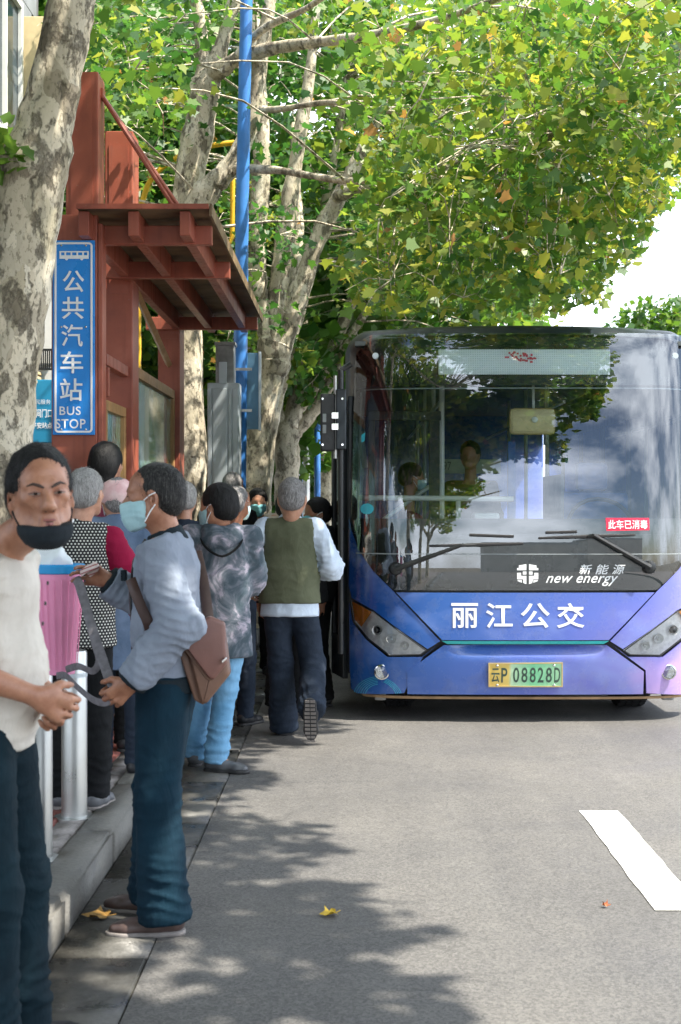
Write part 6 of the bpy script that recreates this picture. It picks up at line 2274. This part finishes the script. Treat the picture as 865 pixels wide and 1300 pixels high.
# his brown shoulder bag
M_BAG = simple('brown bag leather', (0.155, 0.080, 0.052), .48, var=.18, scale=6, bump=.35, bscale=30)
M_BAG2 = simple('brown bag flap', (0.175, 0.078, 0.062), .42, var=.14, scale=6, bump=.3, bscale=22)
M_STRAPBR = simple('brown strap', (0.055, 0.026, 0.02), .5, var=.2)
Yb = 4.98
bg = thing('shoulder_bag', 'brown leather flap bag hanging at the hip of the blue-grey jacket man', 'bag', P(258, 840, Yb))
def slab(poly, y0, y1, nm, mat, par, bev=.012, Y=Yb, tilt=0.0):
    bm = bmesh.new()
    pts = [P(x, y, Y) for x, y in poly]
    a = [bm.verts.new((p.x, y0, p.z)) for p in pts]
    b = [bm.verts.new((p.x, y1, p.z)) for p in pts]
    n = len(a)
    bm.faces.new(a); bm.faces.new(b[::-1])
    for i in range(n): bm.faces.new((a[i], b[i], b[(i + 1) % n], a[(i + 1) % n]))
    bmesh.ops.recalc_face_normals(bm, faces=bm.faces)
    bmesh.ops.bevel(bm, geom=bm.edges[:], offset=bev, segments=3, affect='EDGES', profile=.6)
    x0 = sum(p.x for p in pts) / n
    for v in bm.verts: v.co.y += tilt * (v.co.x - x0)
    me = bpy.data.meshes.new(nm)
    bm.to_mesh(me); bm.free()
    o = link(nm, me, mat, par)
    me.polygons.foreach_set('use_smooth', [True] * len(me.polygons))
    try: me.set_sharp_from_angle(angle=R(40))
    except Exception: pass
    return o
tb = .25
slab([(226, 826), (236, 820), (262, 884), (258, 897), (246, 890)], Yb + .01, Yb + .10, 'gusset', M_BAG, bg, .012, tilt=tb)
bd_ = slab([(238, 822), (284, 800), (291, 858), (262, 894), (255, 893)], Yb, Yb + .09, 'body', M_BAG, bg, .018, tilt=tb)
fl2 = slab([(231, 812), (246, 796), (266, 781), (286, 790), (287, 825), (289, 842), (272, 863), (266, 861)], Yb - .022, Yb + .012, 'flap', M_BAG2, bg, .013, tilt=tb)
slab([(233, 815), (266, 860), (271, 862.5), (268, 864.5), (262, 862), (231, 818)], Yb - .012, Yb + .006, 'flap_edge', M_BAG, fl2, .003, tilt=tb)
slab([(282.5, 838), (288.5, 833), (288.8, 836), (283, 841)], Yb - .03, Yb - .012, 'clasp', M_CHROME, fl2, .002, tilt=tb)
def band(pts, w, nm, mat, par, t=.1, side=(0, 0, 1), n=8):
    return MB().tube([Vector(p) for p in catmull([tuple(p) for p in pts], 6)], w, n, flat=t, side=side).build(nm, mat, par, True)
band([P(266, 795, 5.04), P(263, 770, 5.12), P(258, 735, 5.22), P(250, 700, 5.30)], .019, 'strap', M_STRAPBR, bg, .22, (1, 0, 0))
band([P(166, 735, 4.975), P(172, 752, 4.955), P(180, 772, 4.945), P(188, 790, 4.94), P(192, 806, 4.955)], .019, 'strap', M_STRAPBR, bg, .22, (1, 0, .5))

# --- the pink basket on the first bollard
M_PINK = simple('pink plastic', (0.92, 0.34, 0.56), .45, var=.07, scale=7, bump=.15, bscale=20)
M_BLUER = simple('blue plastic rim', (0.02, 0.33, 0.72), .35, var=.06)
M_WEB = simple('grey webbing', (0.17, 0.16, 0.175), .8, var=.3, scale=40, bump=.5, bscale=260)
M_BAGW = simple('white plastic bag', (0.78, 0.84, 0.86), .3, var=.08, scale=6)
kc = P(74, 855, 5.45)
bk = thing('basket', 'pink plastic back basket with blue rim standing on the steel bollard', 'basket', (kc.x, 5.45, kc.z))
zt = P(0, 722, 5.45).z
hgt = zt - kc.z
def prof(r0, r1, n=14):
    return [(r0 + (r1 - r0) * k / n + (.0008 if k % 2 else 0), hgt * k / n) for k in range(n + 1)]
sc = 5.45 / FPX
m = MB().lathe([(.01, 0)] + prof(20 * sc, 30.5 * sc) + [(29 * sc, hgt), (19 * sc, .012), (.01, .012)], (kc.x + 1 * sc, 5.45, kc.z), 40, cap=False)
b_ = m.build('tub', M_PINK, bk, True)
rb_ = MB().lathe([(30.8 * sc, 0), (32.6 * sc, .004), (33.2 * sc, .030), (31.5 * sc, .037), (29 * sc, .034), (29 * sc, 0)], (kc.x + 1 * sc, 5.45, zt - .018), 40, cap=False).build('rim', M_BLUER, bk, True)
for k in range(20):
    a = 2 * math.pi * k / 20
    rx = lambda f: (21 + 10 * f) * sc + .003
    MB().tube([(kc.x + sc + rx(.08) * math.cos(a), 5.45 + rx(.08) * math.sin(a), kc.z + hgt * .06), (kc.x + sc + rx(.9) * math.cos(a), 5.45 + rx(.9) * math.sin(a), kc.z + hgt * .9)], .0016, 5).build('rib', M_PINK, b_)
# a white carrier bag standing out of it
pr = [cap((0, 0, -.04), (-.012, 0, .05), .060, .034, .03, (1, 0, 0), .7), cap((-.012, 0, .05), (-.022, 0, .115), .034, .012, .03, (1, 0, 0), .6), cap((.02, .01, .02), (.055, .02, .0), .03, .02, .03)]
v, q = surface(pr, .007)
v = folds(v, q, .014, (16, 16, 9), 5, 1.5)
cbg = P(64, 716, 5.43)
o = link('carrier_bag', np_mesh('carrier_bag', v + np.array(cbg), q), M_BAGW, None, True, loc=cbg)
tag(o, 'white plastic carrier bag sticking out of the pink basket', 'bag')
bs = band([P(96, 733, 5.28), P(103, 748, 5.22), P(115, 790, 5.10), P(128, 830, 5.02), P(139, 862, 4.93), P(147, 874, 4.90)], .017, 'strap', M_WEB, bk, .12, (1, 0, .2))
band([P(97, 734, 5.29), P(109, 775, 5.2), P(120, 815, 5.14), P(126, 838, 5.10), P(118, 852, 5.10), P(100, 846, 5.14), P(84, 850, 5.25)], .013, 'strap', M_WEB, bk, .12, (1, 0, .2))
band([P(72, 858, 5.33), P(84, 858, 5.2), P(98, 872, 5.08), P(118, 888, 4.98), P(134, 892, 4.92), P(146, 884, 4.90)], .013, 'strap', M_WEB, bk, .12, (0, 0, 1))
# wad of banknote-striped cloth held against the rim
M_STRIPE = NM('striped ribbon')
s_ = M_STRIPE.sep(M_STRIPE.tc('Object', (1, 1, 1)))
M_STRIPE.set(Base_Color=M_STRIPE.ramp(M_STRIPE.math('SINE', M_STRIPE.math('MULTIPLY', M_STRIPE.math('ADD', s_[2], M_STRIPE.math('MULTIPLY', s_[0], -.35)), 420)), [(.45, (.70, .58, .55)), (.55, (.36, .13, .12))]), Roughness=.8)
band([P(103, 728, 5.26), P(110, 723, 5.22), P(118, 719, 5.20), P(123, 716, 5.21), P(121, 722, 5.24), P(112, 729, 5.26)], .013, 'strap', M_STRIPE.m, bk, .3, (0, 0, 1))

# --- old woman in the dotted vest
h0 = P(110, 626, 6.5)
p3 = person('old woman with grey hair in a black vest with white dots over crimson sleeves', -1.245, 6.5, 0.13, 1.53, -4, res=.008, skin=SK_C,
            head_pos=(h0.x, h0.y, h0.z), head_yaw=-12, face=.4,
            wrists={'R': (-.98, 6.70, .98), 'L': (-1.42, 6.75, 1.0)}, elbow_hint={'R': (.6, -.6, -.6), 'L': (-.6, -.6, -.6)},
            tops=[dict(kind='shirt', mat=F_RED, inf=.010, hem=.95, wide=1.35, amp=.006), dict(kind='vest', mat=F_DOTS, inf=.032, hem=.82, amp=.007, fr=(5, 5, 3), hemw=1.06, collar=1.44, collar_mat=F_DOTS)],
            trousers=dict(mat=F_BLACK, inf=.02, hemr=.07), hair=dict(mat=H_GREY, t=.012, line=.05, amp=.004), shoe=(M_SHOEGR, M_SOLEG), fat=1.12, width=1.02)
# --- woman in a pink hat
h0 = P(149, 634, 7.3)
p4 = person('woman in a pale pink hat and blue-grey coat, seen from behind', -1.19, 7.3, 0.13, 1.55, 0, res=.010, skin=SK_C, head_pos=(h0.x, h0.y, h0.z), head_yaw=15,
            tops=[dict(kind='coat', mat=F_DENIMJ, inf=.026, hem=.60, amp=.008, collar=1.44, wide=1.2)], trousers=dict(mat=F_SLATE), hair=dict(mat=H_GREYD, t=.006), mask=dict(mat=M_MASKB), shoe=(M_SHOEBK, M_SOLEK), fat=1.1)
hq = [ell(p4['head'] + p4['Rh'] @ (V3(0, -.012, .035) * p4['hs']), V3(.098, .116, .085) * p4['hs'], p4['Rh'], .02), cap(p4['head'] + p4['Rh'] @ (V3(0, -.01, .0)), p4['head'] + p4['Rh'] @ (V3(0, -.01, .02)), .102 * p4['hs'], .1 * p4['hs'], .02, p4['Rh'] @ V3(0, 1, 0), .88),
      plane(p4['head'] + p4['Rh'] @ V3(0, 0, -.012), p4['Rh'] @ V3(0, .25, -1), .005)]
p4['fig']('hat', hq, .008, F_PINKH, .004, (10, 10, 10), 3)
# --- black haired woman under the shelter
h0 = P(136, 590, 8.0)
person('woman with smooth black hair standing by the red sign column', -1.36, 8.0, 0.13, 1.70, 0, res=.011, skin=SK_C, head_pos=(h0.x, h0.y, h0.z), head_yaw=-18,
       tops=[dict(kind='coat', mat=F_WINE, inf=.02, hem=.7)], trousers=dict(mat=F_BLACK), hair=dict(mat=H_BLACK, t=.016, long=True, amp=.002), shoe=(M_SHOEBK, M_SOLEK))
# --- grey haired head behind the blue grey jacket
person('grey haired person whose head shows between the blue-grey jacket and the tie-dye coat', -1.045, 8.95, 0.13, 1.52, 5, res=.012, skin=SK_C,
       tops=[dict(kind='jacket', mat=F_SLATE, inf=.02, hem=.8)], trousers=dict(mat=F_BLACK), hair=dict(mat=H_GREY, t=.012), shoe=(M_SHOEBK, M_SOLEK))
# --- tie-dye coat
h0 = P(277, 643, 8.05)
p7 = person('black haired man in a dark tie-dyed hooded coat and bright blue jeans', -.735, 8.1, 0.0, 1.65, 6, res=.009, skin=SK_A, head_pos=(h0.x, h0.y, h0.z), head_yaw=52, face=.6, head_s=1.08,
            wrists={'R': (-.66, 8.42, 1.0), 'L': (-.90, 8.42, 1.0)}, elbow_hint={'R': (.35, -1, -.5), 'L': (-.35, -1, -.5)},
            ankles={'R': (-.765, 8.06, .085), 'L': (-.90, 8.25, .085)}, foot={'R': (.8, -.25, 0), 'L': (.1, 1, 0)},
            tops=[dict(kind='coat', mat=F_TIE, inf=.026, hem=.67, hemw=1.14, amp=.013, fr=(6, 6, 4), hood=F_BLACK, wide=1.25, collar=1.43)],
            trousers=dict(mat=F_JEANS, inf=.016, hemr=.072, amp=.009), hair=dict(mat=H_BLACK, t=.012, line=.055), mask=dict(mat=M_MASKB), shoe=(M_SHOEGR, M_SOLEK))
# --- the two bald men and the others beyond
h0 = P(303, 638, 9.8)
p8 = person('balding man in a pale grey jacket, his back to the tie-dye coat', -.80, 9.8, 0.0, 1.62, -25, res=.012, skin=SK_B, head_pos=(h0.x, h0.y, h0.z),
       wrists={'R': P(311, 700, 9.9)}, tops=[dict(kind='jacket', mat=F_WARMW, inf=.022, hem=.82, wide=1.2)], trousers=dict(mat=F_SLATE), hair=dict(mat=H_GREYD, t=.003, amp=.001), mask=dict(mat=M_MASKB), shoe=(M_SHOEBK, M_SOLEK))
h0 = P(296, 619, 11.2)
person('tall bald man in dark clothes whose head shows above the pale grey jacket', -.97, 11.2, 0.0, 1.75, -10, res=.012, skin=SK_B, head_pos=(h0.x, h0.y, h0.z),
       tops=[dict(kind='jacket', mat=F_BLACK, inf=.02, hem=.82)], trousers=dict(mat=F_BLACK), hair=dict(mat=H_GREYD, t=.003, amp=.001), shoe=(M_SHOEBK, M_SOLEK))
h0 = P(327.5, 638, 12.6)
person('woman with dark fringe and light blue mask facing us in a beige coat', -.84, 12.7, 0.0, 1.70, 188, res=.010, skin=SK_C, head_pos=(h0.x, h0.y, h0.z), face=1.0,
       tops=[dict(kind='shirt', mat=F_BLACK, inf=.008, hem=.8), dict(kind='coat', mat=F_CAMEL, inf=.022, hem=.62)], trousers=dict(mat=F_BLACK), hair=dict(mat=H_BLACK, t=.014, line=.046), mask=dict(mat=M_MASKT), shoe=(M_SHOEBK, M_SOLEK))
h0 = P(402, 652, 10.7)
person('person in dark clothes with a teal mask waiting at the bus door', -.235, 10.75, 0.0, 1.60, 105, res=.011, skin=SK_B, head_pos=(h0.x, h0.y, h0.z), head_yaw=10, face=.8,
       tops=[dict(kind='jacket', mat=F_BLACK, inf=.03, hem=.80, wide=1.3)], trousers=dict(mat=F_BLACK, hemr=.08), hair=dict(mat=H_BLACK, t=.016), mask=dict(mat=M_MASKT), shoe=(M_SHOEBK, M_SOLEK), width=1.05)
person('person in black on the left of the olive vest man, nearly hidden by him', -.46, 10.3, 0.0, 1.60, -15, res=.012, skin=SK_B,
       tops=[dict(kind='jacket', mat=F_BLACK, inf=.03, hem=.72, wide=1.3)], trousers=dict(mat=F_BLACK, hemr=.08), hair=dict(mat=H_BLACK, t=.012), shoe=(M_SHOEBK, M_SOLEK), width=1.05)
# green carrier bag held by the balding man
pr = [cap((0, 0, -.02), (0, 0, -.13), .035, .06, .03, (1, 0, 0), .6), cap((0, 0, .06), (0, 0, 0), .01, .03, .03)]
v, q = surface(pr, .008)
v = folds(v, q, .012, (16, 16, 9), 5, 1.5)
gq = P(307, 686, 9.85)
o = link('carrier_bag', np_mesh('carrier_bag', v + np.array(gq), q), simple('green plastic', (.02, .42, .06), .35), None, True, loc=gq)
tag(o, 'bright green carrier bag hanging beside the tie-dye coat', 'bag')

# --- the man in the olive vest walking away
h0 = P(371, 633, 9.22)
p10 = person('grey haired man in an olive vest over a pale blue shirt walking to the bus', -.395, 9.25, 0.0, 1.68, -2, res=.008, skin=SK_C, lean=2,
             head_pos=(h0.x, h0.y, h0.z), head_yaw=2, head_pitch=4, head_s=1.10, face=.3,
             wrists={'L': P(323, 738, 9.34), 'R': P(410, 728, 9.50)}, elbow_hint={'L': (-.7, -.8, -.2), 'R': (.50, -.9, -.4)},
             hands={'L': dict(fwd=(-.25, .30, -.92), thumb=(.35, .9, .2), curl=.8), 'R': dict(fwd=(-.6, .75, -.1), thumb=(0, .2, 1), curl=.8)},
             ankles={'L': (P(360, 900, 9.35).x, 9.38, .085), 'R': (P(396, 890, 9.0).x, 8.98, .25)}, foot={'L': (-.12, 1, 0), 'R': (.02, .22, -1)},
             tops=[dict(kind='shirt', mat=F_PALEBLUE, inf=.018, hem=.80, amp=.012, fr=(9, 9, 6), wide=1.06, collar=1.45, hemw=1.16, collar_mat=F_PALEBLUE), dict(kind='vest', mat=F_OLIVE, inf=.034, hem=.885, amp=.009, fr=(6, 6, 3), hemw=1.16, collar=1.425)],
             trousers=dict(mat=F_SLATE, inf=.026, hemr=.088, amp=.012, over=.05), hair=dict(mat=H_GREYD, t=.009, line=.06, amp=.002), shoe=(M_SHOEBK, M_SOLEK, 1), width=1.04, fat=1.12)

# --- inside the bus
h0 = P(524, 606, 11.5)
person('bus passenger in wine coloured clothes and light blue mask, seated in profile behind the screen', h0.x - .02, 11.5, 0.52, 1.55, -80, res=.012, skin=SK_A, head_pos=(h0.x, h0.y, h0.z), face=.8, sit=True,
       ankles={'R': (h0.x + .40, 11.42, .60), 'L': (h0.x + .40, 11.6, .60)}, wrists={'R': (h0.x + .30, 11.4, 1.10), 'L': (h0.x + .30, 11.6, 1.10)},
       tops=[dict(kind='jacket', mat=F_WINE, inf=.02, hem=.86)], trousers=dict(mat=F_BLACK), hair=dict(mat=H_BLACK, t=.018), mask=dict(mat=M_MASKB), shoe=(M_SHOEBK, M_SOLEK))
h0 = P(597, 578, 11.7)
person('dark clothed figure standing inside the bus behind the handrail', h0.x, 11.7, 0.36, 1.60, 165, res=.013, skin=SK_B, head_pos=(h0.x, h0.y, h0.z), face=.5,
       tops=[dict(kind='jacket', mat=fabric('dark olive cloth', (.035, .038, .016), (.06, .062, .025)), inf=.03, hem=.8)], trousers=dict(mat=F_BLACK), hair=dict(mat=H_BLACK, t=.014), shoe=(M_SHOEBK, M_SOLEK))
